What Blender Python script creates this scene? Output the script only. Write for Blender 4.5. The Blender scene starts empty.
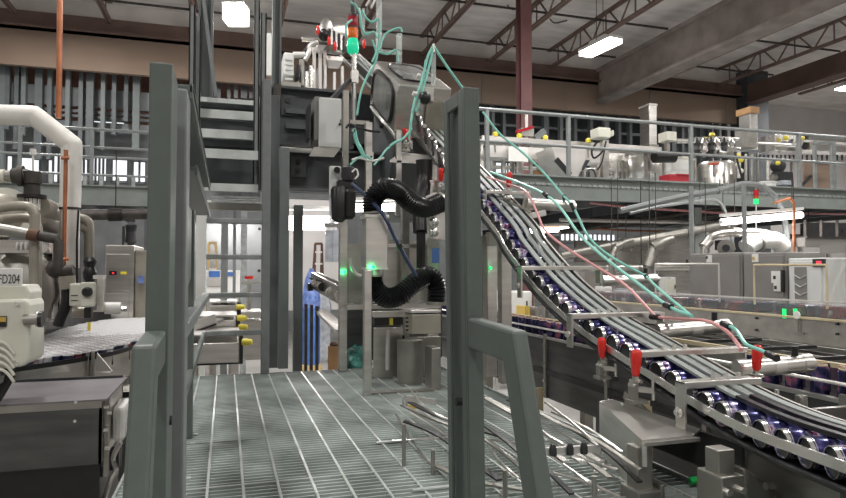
import bpy, bmesh, math, random
from mathutils import Vector, Matrix
random.seed(7)
S = bpy.context.scene
C = S.collection
V = Vector
# ------------------------------------------------------------------ camera
F = 640.0
YAW, PIT = math.radians(17.1), math.radians(1.8)
EYE = V((0, 0, 0.65))
FW = V((math.sin(YAW)*math.cos(PIT), math.cos(YAW)*math.cos(PIT), math.sin(PIT)))
RT = V((math.cos(YAW), -math.sin(YAW), 0))
UP = RT.cross(FW)
cd = bpy.data.cameras.new('camera'); cam = bpy.data.objects.new('camera', cd); C.objects.link(cam)
cam.location = EYE
cam.rotation_euler = (math.pi/2+PIT, 0, -YAW)
cd.sensor_width = 36; cd.lens = F*36/846; cd.clip_start = 0.05; cd.clip_end = 200
S.camera = cam

def P(u, v, Y=None, X=None, Z=None, D=None):
    """point of the place seen at a photo position, on a given world plane"""
    d = FW*F + RT*(u-423) + UP*(249-v)
    if Y is not None: k = (Y-EYE.y)/d.y
    elif X is not None: k = (X-EYE.x)/d.x
    elif Z is not None: k = (Z-EYE.z)/d.z
    else: k = D/F
    return EYE + d*k

# ------------------------------------------------------------------ materials
def mat(name, col, rough=.5, metal=0, var=.12, scale=6, emit=None, strength=0, col2=None, alpha=None, bump=0, stretch=None, spec=None):
    m = bpy.data.materials.new(name); m.use_nodes = True
    nt = m.node_tree; b = nt.nodes['Principled BSDF']
    b.inputs['Roughness'].default_value = rough; b.inputs['Metallic'].default_value = metal
    if spec is not None: b.inputs['Specular IOR Level'].default_value = spec
    if emit:
        b.inputs['Base Color'].default_value = (*col, 1)
        b.inputs['Emission Color'].default_value = (*emit, 1); b.inputs['Emission Strength'].default_value = strength
        return m
    tc = nt.nodes.new('ShaderNodeTexCoord'); mp = nt.nodes.new('ShaderNodeMapping')
    nt.links.new(tc.outputs['Object'], mp.inputs[0])
    if stretch: mp.inputs['Scale'].default_value = stretch
    nz = nt.nodes.new('ShaderNodeTexNoise'); nz.inputs['Scale'].default_value = scale; nz.inputs['Detail'].default_value = 5
    nt.links.new(mp.outputs[0], nz.inputs[0])
    rp = nt.nodes.new('ShaderNodeValToRGB')
    c2 = col2 or tuple(min(1, c*(1+var)) for c in col); c1 = col if col2 else tuple(c*(1-var) for c in col)
    rp.color_ramp.elements[0].position = .35; rp.color_ramp.elements[1].position = .65
    rp.color_ramp.elements[0].color = (*c1, 1); rp.color_ramp.elements[1].color = (*c2, 1)
    nt.links.new(nz.outputs[0], rp.inputs[0]); nt.links.new(rp.outputs[0], b.inputs['Base Color'])
    if bump:
        bp = nt.nodes.new('ShaderNodeBump'); bp.inputs['Strength'].default_value = bump; bp.inputs['Distance'].default_value = .01
        nt.links.new(nz.outputs[0], bp.inputs['Height']); nt.links.new(bp.outputs[0], b.inputs['Normal'])
    if alpha is not None: b.inputs['Alpha'].default_value = alpha
    return m
MT = {}
def mk(n, *a, **k): MT[n] = mat(n, *a, **k)
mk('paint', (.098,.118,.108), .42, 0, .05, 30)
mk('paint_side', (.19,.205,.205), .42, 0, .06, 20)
mk('blue_steel', (.10,.11,.117), .5, 0, .12, 4)
mk('grey_beam', (.145,.165,.165), .5, 0, .08, 4)
mk('rail_grey', (.27,.29,.29), .4, .3, .08, 10)
mk('galv', (.42,.45,.45), .42, .5, .22, 14)
mk('grating', (.42,.47,.45), .42, .1, .3, 5)
mk('weld_rod', (.62,.66,.64), .35, .6, .1, 10)
mk('steel', (.68,.665,.63), .30, 1, .10, 3, stretch=(1,1,8))
mk('steel_bright', (.80,.79,.76), .25, .9, .06, 3)
mk('steel_dull', (.36,.35,.32), .42, .85, .14, 5)
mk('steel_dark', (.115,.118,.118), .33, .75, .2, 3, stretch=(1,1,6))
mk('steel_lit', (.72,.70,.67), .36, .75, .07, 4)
mk('dark_metal', (.045,.045,.048), .45, .4, .2, 8)
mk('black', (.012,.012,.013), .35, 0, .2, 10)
mk('black_rib', (.014,.014,.016), .28, 0, .1, 10)
mk('white', (.78,.78,.75), .4, 0, .04, 5)
mk('white_pipe', (.80,.79,.75), .45, 0, .05, 5)
mk('ivory', (.66,.66,.57), .38, 0, .05, 6)
mk('panel_grey', (.66,.68,.66), .45, 0, .03, 6)
mk('cab_grey', (.22,.212,.20), .5, 0, .06, 3)
mk('pipe_ivory', (.36,.335,.28), .38, .2, .14, 6)
mk('copper', (.52,.20,.10), .38, .6, .2, 6)
mk('rust', (.13,.07,.045), .7, .2, .3, 4)
mk('iron', (.075,.068,.062), .55, .5, .3, 10)
mk('red', (.68,.028,.02), .25, 0, .04, 5)
mk('red_box', (.42,.03,.045), .5, 0, .06, 5)
mk('orange_red', (.75,.12,.06), .4, 0, .05, 5)
mk('yellow', (.82,.70,.07), .4, 0, .05, 5)
mk('ochre', (.55,.38,.08), .5, 0, .1, 5)
mk('blue', (.06,.16,.46), .45, 0, .2, 6)
mk('blue_wrap', (.16,.24,.55), .3, 0, .35, 8, bump=.6)
mk('teal', (.26,.64,.55), .3, 0, .12, 10)
mk('teal_film', (.05,.19,.165), .22, 0, .7, 14, bump=.8)
mk('pink', (.70,.33,.33), .3, 0, .1, 8)
mk('navy_hose', (.02,.035,.09), .35, 0, .1, 8)
mk('green', (.02,.55,.12), .4, 0, .05, 6)
mk('cardboard', (.42,.24,.11), .8, 0, .14, 8)
mk('wood', (.55,.40,.18), .6, 0, .15, 8)
mk('strip', (.55,.47,.30), .5, 0, .1, 8)
mk('clear', (.78,.84,.82), .15, 0, .04, 5, alpha=.30); mk('clear_sheet', (.78,.84,.82), .1, 0, .04, 5, alpha=.06)
mk('film_white', (.62,.66,.72), .25, 0, .2, 7, alpha=.75)
mk('glass_dark', (.20,.205,.20), .12, 0, .2, 5)
mk('wall_beige', (.27,.195,.148), .85, 0, .07, .6)
mk('wall_dark', (.060,.066,.075), .7, 0, .3, 1.2)
mk('wall_mid', (.20,.21,.215), .75, 0, .18, 1.5)
mk('wall_rust', (.17,.085,.06), .8, 0, .35, 1.5)
mk('wall_white', (.62,.60,.59), .75, 0, .05, 1)
mk('joist', (.20,.135,.115), .6, .2, .15, 3)
mk('girder', (.29,.245,.225), .7, .1, .2, 2)
mk('ledger', (.13,.080,.066), .7, 0, .18, 1.5)
mk('column', (.22,.105,.105), .55, 0, .1, 2)
mk('ceiling', (.72,.68,.655), .9, 0, .14, .9, stretch=(1,3,1))
mk('concrete', (.29,.285,.27), .55, 0, .14, 1.2)
mk('amber_dark', (.30,.07,.02), .3, 0, .1, 5)
mk('lens_red', (.38,.012,.025), .2, 0, .1, 5)
mk('lens_orange', (.80,.16,.02), .2, 0, .1, 5)
mk('lens_green', (.02,.6,.35), .2, emit=(.01,.62,.30), strength=.55)
mk('lamp', (1,1,1), .4, emit=(1,.97,.94), strength=14)
mk('tube_lamp', (1,1,1), .4, emit=(1,.93,.90), strength=9)
mk('window_lit', (.9,.92,.95), .3, emit=(.93,.95,1), strength=1.05)
mk('led_red', (.8,.02,.02), .3, emit=(1,.03,.06), strength=1.5)
mk('lens_glow_green', (.02,.8,.2), .3, emit=(.02,.8,.2), strength=.7)  # for the signal lens and the added green glow marks
mk('gold', (.62,.48,.27), .35, .3, .15, 8)
mk('belt', (.20,.19,.20), .5, .2, .12, 6)
mk('lid_white', (.92,.92,.93), .45, .0, .02, 40); mk('mezz_grey', (.235,.262,.25), .5, 0, .08, 4)
mk('can_end', (.055,.06,.057), .5, .3, .2, 20)
mk('can_rim', (.75,.75,.73), .22, .95, .05, 20)
def can_print(name, cols, scale):
    m = bpy.data.materials.new(name); m.use_nodes = True; nt = m.node_tree; b = nt.nodes['Principled BSDF']
    b.inputs['Roughness'].default_value = .22; b.inputs['Metallic'].default_value = .55
    tc = nt.nodes.new('ShaderNodeTexCoord'); nz = nt.nodes.new('ShaderNodeTexNoise'); oi = nt.nodes.new('ShaderNodeObjectInfo')
    add = nt.nodes.new('ShaderNodeVectorMath'); add.operation = 'ADD'
    nt.links.new(tc.outputs['Object'], add.inputs[0]); nt.links.new(oi.outputs['Random'], add.inputs[1])
    nz.inputs['Scale'].default_value = scale; nz.inputs['Detail'].default_value = 2
    nt.links.new(add.outputs[0], nz.inputs[0])
    rp = nt.nodes.new('ShaderNodeValToRGB'); e = rp.color_ramp.elements
    for i, (p, c) in enumerate(cols):
        k = e[i] if i < 2 else e.new(p)
        k.position = p; k.color = (*c, 1)
    rp.color_ramp.interpolation = 'EASE'
    nt.links.new(nz.outputs[0], rp.inputs[0]); nt.links.new(rp.outputs[0], b.inputs['Base Color'])
    MT[name] = m
can_print('can_violet', [(.0,(.014,.018,.05)),(.48,(.022,.024,.10)),(.55,(.08,.07,.24)),(.61,(.55,.52,.70)),(.66,(.30,.07,.18)),(.72,(.03,.04,.15))], 20)
can_print('can_dark', [(.0,(.012,.014,.035)),(.5,(.02,.022,.07)),(.58,(.10,.08,.2)),(.66,(.35,.12,.18))], 18)
can_print('can_mixed', [(.0,(.02,.025,.06)),(.47,(.025,.03,.07)),(.5,(.22,.035,.05)),(.58,(.09,.03,.05)),(.63,(.4,.4,.42))], 6)

# ------------------------------------------------------------------ mesh builder
def crom(pts, k=6):
    pts = [V(p) for p in pts]; out = []
    for i in range(len(pts)-1):
        p0 = pts[max(i-1, 0)]; p1 = pts[i]; p2 = pts[i+1]; p3 = pts[min(i+2, len(pts)-1)]
        for j in range(k):
            t = j/k
            out.append(.5*((2*p1)+(p2-p0)*t+(2*p0-5*p1+4*p2-p3)*t*t+(3*p1-p0-3*p2+p3)*t**3))
    out.append(pts[-1]); return out

class MB:
    def __init__(s): s.bm = bmesh.new()
    def _hull8(s, a):
        vs = [s.bm.verts.new(p) for p in a]
        for f in ((0,3,2,1),(4,5,6,7),(0,1,5,4),(1,2,6,5),(2,3,7,6),(3,0,4,7)): s.bm.faces.new([vs[i] for i in f])
        return s
    def box(s, lo, hi):
        x0,y0,z0 = [min(a,b) for a,b in zip(lo,hi)]; x1,y1,z1 = [max(a,b) for a,b in zip(lo,hi)]
        return s._hull8([(x0,y0,z0),(x1,y0,z0),(x1,y1,z0),(x0,y1,z0),(x0,y0,z1),(x1,y0,z1),(x1,y1,z1),(x0,y1,z1)])
    def cbox(s, c, sz, rz=0):
        R = Matrix.Rotation(rz, 3, 'Z'); h = [x/2 for x in sz]; c = V(c)
        return s._hull8([c+R@V((a*h[0], b*h[1], d*h[2])) for d in (-1,1) for a,b in ((-1,-1),(1,-1),(1,1),(-1,1))])
    def px(s, u0, v0, u1, v1, Y, dp):
        """upright block whose front face at depth Y fills a photo rectangle"""
        uc, vc = (u0+u1)/2, (v0+v1)/2
        x0, x1, z0, z1 = P(u0,vc,Y=Y).x, P(u1,vc,Y=Y).x, P(uc,v1,Y=Y).z, P(uc,v0,Y=Y).z
        w, h = x1-x0, z1-z0; q0, q1 = P(u0,v1,Y=Y+dp), P(u1,v0,Y=Y+dp)
        if x0 > 0: x0 = min(q0.x, x0+.55*w)
        elif x1 < 0: x1 = max(q1.x, x1-.55*w)
        if z1 < EYE.z: z1 = max(q1.z, z1-.3*h)
        elif z0 > EYE.z: z0 = min(q0.z, z0+.3*h)
        return s.box((x0, Y, z0), (x1, Y+dp, z1))
    def bar(s, p, q, w, h, up=(0,0,1)):
        p, q = V(p), V(q); d = (q-p).normalized(); up = V(up)
        if abs(d.dot(up)) > .98: up = V((0,1,0))
        sd = d.cross(up).normalized(); u = sd.cross(d).normalized()
        return s._hull8([b+sd*a*w/2+u*c*h/2 for b in (p,) for a,c in ((-1,-1),(1,-1),(1,1),(-1,1))] + [q+sd*a*w/2+u*c*h/2 for a,c in ((-1,-1),(1,-1),(1,1),(-1,1))])
    def strip(s, pts, w, h, side=(1,0,0)):
        """flat bar swept along a path, width along side, height across it"""
        pts = [V(p) for p in pts]; sd = V(side); rings = []
        for i, p in enumerate(pts):
            t = (pts[min(i+1,len(pts)-1)]-pts[max(i-1,0)]).normalized(); n = sd.cross(t).normalized(); b = t.cross(n).normalized()
            rings.append([s.bm.verts.new(p+b*a*w/2+n*c*h/2) for a,c in ((-1,-1),(1,-1),(1,1),(-1,1))])
        for A, B in zip(rings, rings[1:]):
            for k in range(4): s.bm.faces.new((A[k],A[(k+1)%4],B[(k+1)%4],B[k]))
        s.bm.faces.new(rings[0][::-1]); s.bm.faces.new(rings[-1]); return s
    def tube(s, pts, r, n=8, k=0, rib=0):
        pts = crom(pts, k) if k else [V(p) for p in pts]
        t0 = (pts[1]-pts[0]).normalized(); nn = t0.orthogonal().normalized(); rings = []
        for i, p in enumerate(pts):
            t = (pts[min(i+1,len(pts)-1)]-pts[max(i-1,0)]).normalized()
            nn = (nn - t*nn.dot(t)); nn = nn.normalized() if nn.length > 1e-6 else t.orthogonal().normalized()
            b = t.cross(nn); rr = r*(1+(rib if i%2 else -rib)) if rib else r
            rings.append([s.bm.verts.new(p+(nn*math.cos(a)+b*math.sin(a))*rr) for a in [2*math.pi*j/n for j in range(n)]])
        for A, B in zip(rings, rings[1:]):
            for j in range(n): s.bm.faces.new((A[j],A[(j+1)%n],B[(j+1)%n],B[j]))
        s.bm.faces.new(rings[0][::-1]); s.bm.faces.new(rings[-1]); return s
    def cyl(s, p, q, r, r2=None, n=16):
        p, q = V(p), V(q); d = (q-p).normalized(); a = d.orthogonal().normalized(); b = d.cross(a); r2 = r if r2 is None else r2
        A = [s.bm.verts.new(p+(a*math.cos(t)+b*math.sin(t))*r) for t in [2*math.pi*j/n for j in range(n)]]
        B = [s.bm.verts.new(q+(a*math.cos(t)+b*math.sin(t))*r2) for t in [2*math.pi*j/n for j in range(n)]]
        for j in range(n): s.bm.faces.new((A[j],A[(j+1)%n],B[(j+1)%n],B[j]))
        s.bm.faces.new(A[::-1]); s.bm.faces.new(B); return s
    def lathe(s, prof, c, axis=(0,0,1), n=16):
        """profile of (radius, height) turned about an axis"""
        c = V(c); d = V(axis).normalized(); a = d.orthogonal().normalized(); b = d.cross(a); rings = []
        for r, h in prof:
            rings.append([s.bm.verts.new(c+d*h+(a*math.cos(t)+b*math.sin(t))*max(r,1e-4)) for t in [2*math.pi*j/n for j in range(n)]])
        for A, B in zip(rings, rings[1:]):
            for j in range(n): s.bm.faces.new((A[j],A[(j+1)%n],B[(j+1)%n],B[j]))
        s.bm.faces.new(rings[0][::-1]); s.bm.faces.new(rings[-1]); return s
    def prism(s, poly, vec):
        a = [s.bm.verts.new(V(p)) for p in poly]; b = [s.bm.verts.new(V(p)+V(vec)) for p in poly]; n = len(a)
        s.bm.faces.new(a[::-1]); s.bm.faces.new(b)
        for j in range(n): s.bm.faces.new((a[j],a[(j+1)%n],b[(j+1)%n],b[j]))
        return s
    def sph(s, c, r, sq=1):
        m = Matrix.Translation(V(c)) @ Matrix.Diagonal((1,1,sq,1))
        bmesh.ops.create_uvsphere(s.bm, u_segments=12, v_segments=8, radius=r, matrix=m); return s

def wloc(o):
    p = V((0,0,0))
    while o: p = p + o.location; o = o.parent
    return p
def build(name, mb, m, parent=None, smooth=False, bevel=0):
    bm = mb.bm
    bmesh.ops.recalc_face_normals(bm, faces=bm.faces)
    if parent is None:
        xs = [v.co for v in bm.verts]
        off = V(((min(p.x for p in xs)+max(p.x for p in xs))/2, (min(p.y for p in xs)+max(p.y for p in xs))/2, min(p.z for p in xs)))
    else: off = wloc(parent)
    bmesh.ops.translate(bm, verts=bm.verts, vec=-off)
    me = bpy.data.meshes.new(name); bm.to_mesh(me); bm.free()
    me.materials.append(MT[m] if isinstance(m, str) else m)
    if smooth:
        me.polygons.foreach_set('use_smooth', [True]*len(me.polygons))
        try: me.set_sharp_from_angle(angle=math.radians(38))
        except Exception: pass
    o = bpy.data.objects.new(name, me); C.objects.link(o)
    if parent is not None: o.parent = parent
    else: o.location = off
    if bevel:
        md = o.modifiers.new('bevel', 'BEVEL'); md.width = bevel; md.segments = 2; md.limit_method = 'ANGLE'
    return o
def thing(name, label, cat, loc, group=None):
    o = bpy.data.objects.new(name, None); C.objects.link(o); o.location = V(loc); o.empty_display_size = .1
    o['label'] = label; o['category'] = cat
    if group: o['group'] = group
    return o
def single(name, mb, m, label, cat, group=None, smooth=False, bevel=0):
    o = build(name, mb, m, None, smooth, bevel); o['label'] = label; o['category'] = cat
    if group: o['group'] = group
    return o
def struct(name, mb, m, smooth=False, parent=None):
    o = build(name, mb, m, parent, smooth)
    if parent is None: o['kind'] = 'structure'
    return o
def dup(root, loc, rz=None, label=None, group=None):
    r = root.copy(); C.objects.link(r); r.location = V(loc)
    if rz is not None: r.rotation_euler = (0,0,rz)
    if label: r['label'] = label
    if group: r['group'] = group
    for ch in list(root.children):
        c = ch.copy(); C.objects.link(c); c.parent = r
        for g in list(ch.children):
            d = g.copy(); C.objects.link(d); d.parent = c
    return r
def lettering(name, txt, size, loc, rot, m, parent):
    cu = bpy.data.curves.new(name, 'FONT'); cu.body = txt; cu.size = size; cu.extrude = .0008; cu.align_x = 'CENTER'; cu.align_y = 'CENTER'
    t = bpy.data.objects.new(name+'_source', cu); C.objects.link(t)
    dg = bpy.context.evaluated_depsgraph_get(); dg.update()
    me = bpy.data.meshes.new_from_object(t.evaluated_get(dg)); bpy.data.objects.remove(t)
    me.materials.clear(); me.materials.append(MT[m])
    o = bpy.data.objects.new(name, me); C.objects.link(o); o.parent = parent
    o.location = V(loc)-wloc(parent); o.rotation_euler = rot
    return o
GZ = -1.3     # factory floor; the grating platform is z = 0
# ================================================================== setting
S.view_settings.view_transform = 'Standard'; S.view_settings.look = 'None'; S.view_settings.gamma = 1
S.view_settings.use_curve_mapping = False; S.view_settings.exposure = 0.0
w = bpy.data.worlds.new('world'); S.world = w; w.use_nodes = True
w.node_tree.nodes['Background'].inputs[0].default_value = (.8,.82,.85,1); w.node_tree.nodes['Background'].inputs[1].default_value = .3

XL, XR, YB, YF, ZC = -15.0, 27.0, 18.0, -9.0, 7.5
struct('floor', MB().box((XL,YF,GZ-.1),(XR,25,GZ)), 'concrete')
struct('ceiling', MB().box((XL,YF,ZC),(XR,25,ZC+.1)), 'ceiling')
struct('wall_left', MB().box((XL-.1,YF,GZ),(XL,25,ZC)), 'wall_white')
struct('wall_right', MB().box((XR,YF,GZ),(XR+.1,25,ZC)), 'wall_white')
struct('wall_front', MB().box((XL,YF-.1,GZ),(XR,YF,ZC)), 'wall_white')
struct('wall_far', MB().box((17.9,21,GZ),(XR,21.1,ZC)), 'wall_white')
struct('wall_back', MB().box((XL,YB,5.72),(17.4,YB+.15,6.75)), 'wall_beige')
# seams in the hung wall panels
for n, u in enumerate((63, 482, 565, 650, 725)):
    x = P(u, 70, Y=YB).x
    struct('frame_or_trim_%d' % (n+1), MB().box((x-.02,YB-.015,5.72),(x+.02,YB+.01,6.7)), 'wall_mid')
struct('frame_or_trim_6', MB().box((XL,YB-.25,6.62),(17.4,YB,7.02)).box((XL,YB-.35,6.62),(17.4,YB,6.68)), 'ledger')
struct('wall_back_upper', MB().box((XL,YB,6.75),(17.4,YB+.15,ZC)), 'ceiling')
# rear wall of the bay behind the hung panels: pale below, dark and rust red above
struct('wall_rear', MB().box((XL,20.6,GZ),(17.9,20.7,3.1)), 'wall_mid')
struct('wall_rear_panel', MB().box((XL,20.55,3.1),(17.9,20.7,4.75)), 'wall_mid')
struct('wall_rear_band', MB().box((XL,20.6,4.75),(2.2,20.7,6.5)), 'wall_rust')
struct('wall_rear_dark', MB().box((2.2,20.55,4.2),(17.9,20.7,6.5)), 'wall_dark')
# corner column mass at the right end of the hung wall
struct('frame_or_trim_7', MB().box((17.0,YB-.5,GZ),(17.9,YB+.2,ZC)), 'wall_dark')
# lit windows along the rear wall
def window(n, u0, u1, v0, v1, Y=20.5, bars=3):
    a, b = P(u0,v0,Y=Y), P(u1,v1,Y=Y)
    x0,x1,z1,z0 = a.x,b.x,a.z,b.z
    o = struct('window_%d' % n, MB().box((x0,Y,z0),(x1,Y+.04,z1)), 'window_lit')
    f = MB()
    for k in range(bars+1):
        x = x0+(x1-x0)*k/bars; f.box((x-.03,Y-.04,z0-.03),(x+.03,Y+.01,z1+.03))
    f.box((x0,Y-.04,z1),(x1,Y+.01,z1+.06)); f.box((x0,Y-.04,z0-.06),(x1,Y+.01,z0))
    build('window_frame', f, 'wall_mid', o)
for n, (a,b,c,d) in enumerate(((0,13,156,181),(20,40,158,181),(48,64,155,182),(80,88,156,181),(92,107,158,181),(112,128,160,181),(133,146,162,182),(92,125,121,130),
                               (482,520,162,176),(560,615,234,241),(600,640,156,178))):
    window(n+1, a,b,c,d, 20.5, (2,1,3,2,4,1)[n%6] if n != 9 else 12)
# vertical studs of the bay wall
sp = [(3,58,190),(9,58,130),(18,60,150),(25,60,135),(40,63,160),(51,62,160),(69,65,180),(82,65,160),(91,66,160),(104,66,150),(115,68,135),(127,66,122),(137,68,150)]
sp += [(219,74,99),(229,75,99),(236,75,99),(244,76,99),(251,76,99)]
sp += [(u, 93+(u-484)*.1, 178) for u in (492,503,545,560,574,590,605,618,629,663,672,681,690,699,708,716,724,733)]
for n, (u,v0,v1) in enumerate(sp):
    a = P(u,v0,Y=18.6); wd = .10 if n%4 else .17
    struct('frame_or_trim_%d' % (n+10), MB().box((a.x-wd/2,18.5,P(u,v1,Y=18.6).z),(a.x+wd/2,18.68,a.z+.1)), 'blue_steel' if n%3 else 'grey_beam')
# horizontal purlins behind the studs
for n, (u0,u1,v,h) in enumerate(((0,146,97,.5),(0,146,111,.07),(0,146,116,.07),(75,146,128,.25),(215,255,79,.06),(484,745,118,.08),(484,745,133,.07),(484,745,150,.12))):
    z = P((u0+u1)/2, v, Y=18.9).z
    struct('frame_or_trim_%d' % (n+60), MB().box((P(u0,v,Y=18.9).x-1,18.85,z-h/2),(P(u1,v,Y=18.9).x+.5,18.95,z+h/2)), 'wall_mid' if h>.2 else 'grey_beam')
# open web roof joists running away from the camera
tn = 80
def joist(x, y0=2, y1=17.8, zb=6.93):
    global tn
    m = MB()
    m.bar((x-.04,y0,zb),(x-.04,y1,zb),.05,.06).bar((x+.04,y0,zb),(x+.04,y1,zb),.06,.07)
    m.bar((x,y0,ZC-.03),(x,y1,ZC-.03),.13,.06)
    y, s = y0, 0.95
    while y+s < y1:
        m.bar((x,y,ZC-.05),(x,y+s/2,zb),.035,.035).bar((x,y+s/2,zb),(x,y+s,ZC-.05),.035,.035)
        y += s*1.35
        m.bar((x,y-s*.18,zb),(x,y-s*.18,ZC-.05),.03,.03)
    struct('frame_or_trim_%d' % tn, m, 'joist'); tn += 1
for x in (-9.2,-7.1,-5.0,-2.9,-.84,1.26,3.36,5.44,7.56,9.6,13.75,16.0,19.6,22): joist(x)
# bridging rods across the joists
for y in (8.5, 11.4, 14.2, 16.6):
    struct('frame_or_trim_%d' % tn, MB().bar((-12,y,7.05),(11.2,y,7.05),.035,.05), 'iron'); tn += 1
    struct('frame_or_trim_%d' % tn, MB().bar((11.8,y,7.05),(17.2,y,7.05),.035,.05), 'iron'); tn += 1
# deep girder and the brown beam beyond it
g = MB().box((11.36,-2,6.05),(11.64,17.8,7.0)); g.box((11.25,-2,5.98),(11.75,17.8,6.06)).box((11.25,-2,6.95),(11.75,17.8,7.05))
struct('frame_or_trim_%d' % tn, g, 'girder'); tn += 1
g = MB().box((17.0,2,6.35),(17.3,17.5,6.95)).box((16.9,2,6.3),(17.4,17.5,6.37)); struct('frame_or_trim_%d' % tn, g, 'ledger'); tn += 1
# loose torn insulation seams on the ceiling
for x, y, l in ((6.2,13.2,.7),(6.9,15,.5),(4.3,14.1,.6),(8.4,15.5,.5),(14.6,13,.5)):
    struct('frame_or_trim_%d' % tn, MB().tube([(x,y,ZC-.01),(x+l*.4,y+.1,ZC-.07),(x+l,y-.05,ZC-.02)],.02,5,4), 'iron'); tn += 1

# ------------------------------------------------------------------ lamps
def highbay(name, label, p, sz, energy, rz=0, group=None, dp=.02):
    x, y, z = p
    t = thing(name, label, 'ceiling light', (x,y,z), group); t.rotation_euler = (0,0,rz)
    def L(n, m, mm):
        o = build(n, m, mm, None); off = o.location.copy(); o.parent = t; o.location = off
        return o
    a,b = sz
    L('housing', MB().box((-a/2,-b/2,.03),(a/2,b/2,.10)).box((-a/4,-b/4,.1),(a/4,b/4,.22)), 'white')
    L('diffuser', MB().box((-a/2+.02,-b/2+.02,-dp),(a/2-.02,b/2-.02,.03)), 'lamp')
    L('hanger', MB().cyl((-a/4,0,.1),(-a/4,0,ZC-z),.008).cyl((a/4,0,.1),(a/4,0,ZC-z),.008), 'iron')
    ld = bpy.data.lights.new(name+'_light','AREA'); ld.shape = 'RECTANGLE'; ld.size = a; ld.size_y = b; ld.energy = energy; ld.color = (1,.97,.94)
    lo = bpy.data.objects.new(name+'_light', ld); C.objects.link(lo); lo.parent = t; lo.location = (0,0,-dp-.02)
    return t
E = 210
highbay('high_bay_light','square glowing high bay lamp near the top between the stair columns', P(236,8,D=14.5), (.5,.5), E, -.3, None, .34)
highbay('high_bay_light','long glowing high bay lamp hanging right of the reddish column', P(600,47,D=16), (.42,1.2), E, .12, None, .07)
highbay('high_bay_light','high bay lamp at the right picture edge before the pale far wall', P(848,88,D=21), (.5,.6), E)
for i, (x,y) in enumerate(((-8,2),(-8,9),(-2,-3),(-1.5,5.5),(4,-4),(4.6,3),(5,9),(10,-2),(9.6,6),(14.5,3),(15,11),(21,6),(-4,15),(20,15))):
    highbay('high_bay_light','rectangular high bay lamp under the roof out of the picture', (x,y,6.6), (.5,1.0), E, 0, 'high bay lamps out of the picture')
def strip_light(label, a, b, r=.03, energy=40):
    a, b = V(a), V(b); c = (a+b)/2
    t = thing('strip_light', label, 'strip light', c)
    build('tube', MB().cyl(a, b, r, n=10), 'tube_lamp', t, True)
    d = (b-a).normalized()
    build('fixture', MB().bar(a+V((0,0,r*2)), b+V((0,0,r*2)), .12, .05), 'white', t)
    build('socket', MB().bar(a-d*.03, a+d*.02, .07, .07), 'white', t); build('socket', MB().bar(b-d*.02, b+d*.03, .07, .07), 'white', t)
    ld = bpy.data.lights.new('strip_light_lamp','AREA'); ld.shape = 'RECTANGLE'; ld.size = (b-a).length; ld.size_y = .08; ld.energy = energy; ld.color = (1,.95,.92)
    lo = bpy.data.objects.new('strip_light_lamp', ld); C.objects.link(lo); lo.parent = t
    lo.location = (0,0,-r-.02); lo.rotation_euler = (0,0,math.atan2((b-a).y,(b-a).x))
strip_light('bright fluorescent strip light under the mezzanine above the grey cabinets', P(722,222,Y=8.6), P(801,215,Y=8.6), .055, 30)
strip_light('short fluorescent strip light behind the teal cables under the mezzanine', P(530,231,Y=11.6), P(568,229,Y=11.6), .05, 35)
strip_light('overexposed strip light under the stairs between the grey centre posts', P(288,223,Y=9.5), P(336,223,Y=9.5), .11, 60)
strip_light('strip light glowing behind the stainless box with the black hose', P(346,208,Y=9), P(402,207,Y=9), .06, 30)
strip_light('strip light far back over the pale rear work area', P(200,206,Y=15), P(258,206,Y=15), .05, 60)

# reddish building column
m = MB(); c = P(524,90,Y=13.6); x, y = c.x, c.y
m.box((x-.14,y-.14,GZ),(x+.14,y-.12,ZC-.4)).box((x-.14,y+.12,GZ),(x+.14,y+.14,ZC-.4)).box((x-.015,y-.13,GZ),(x+.015,y+.13,ZC-.4))
t = thing('steel_column','reddish brown steel column rising through the right mezzanine to the roof','column',(x,y,GZ))
build('shaft', m, 'column', t); build('base_plate', MB().box((x-.25,y-.25,GZ),(x+.25,y+.25,GZ+.03)), 'column', t); build('cap_plate', MB().box((x-.2,y-.2,ZC-.4),(x+.2,y+.2,ZC-.36)), 'column', t)

# ================================================================== mezzanines
def rail_run(name, label, p0, p1, posts, zt, zms, z0, r=.024, m='rail_grey', post_r=.03):
    """tube guard rail along X at one Y"""
    y = p0[1]
    t = thing(name, label, 'railing', ((p0[0]+p1[0])/2, y, z0))
    build('top_rail', MB().cyl((p0[0],y,zt),(p1[0],y,zt),r*1.25,n=10), m, t, True)
    for z in zms: build('mid_rail', MB().cyl((p0[0],y,z),(p1[0],y,z),r,n=10), m, t, True)
    for x in posts:
        q = build('post', MB().bar((x,y,z0),(x,y,zt),post_r*2,post_r*2), m, t)
        build('foot_plate', MB().box((x-.07,y-.05,z0),(x+.07,y+.05,z0+.015)), m, q)
    return t
# --- left mezzanine
YL = 13.4; zl = P(72,185,Y=YL).z; zlb = P(72,205,Y=YL).z
xa, xb = -12, P(200,190,Y=YL).x
t = thing('mezzanine_platform','grey steel mezzanine at left behind the white pipe','mezzanine',((xa+xb)/2,YL,zlb))
m = MB().box((xa,YL-.06,zlb),(xb,YL-.03,zl)); m.box((xa,YL-.14,zl-.02),(xb,YL+.02,zl)).box((xa,YL-.14,zlb),(xb,YL+.02,zlb+.02))
build('edge_beam', m, 'mezz_grey', t)
build('deck', MB().box((xa,YL+.02,zl-.06),(xb,18.4,zl-.01)), 'galv', t)
m = MB()
for k in range(10): m.box((xa+k*1.2,YL,zlb-.02),(xa+k*1.2+.1,18.3,zl-.07))
build('joists', m, 'blue_steel', t)
build('lower_beam', MB().box((xa,YL+.1,zlb-.22),(xb,YL+.25,zlb-.12)), 'grey_beam', t)
m = MB()
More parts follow.
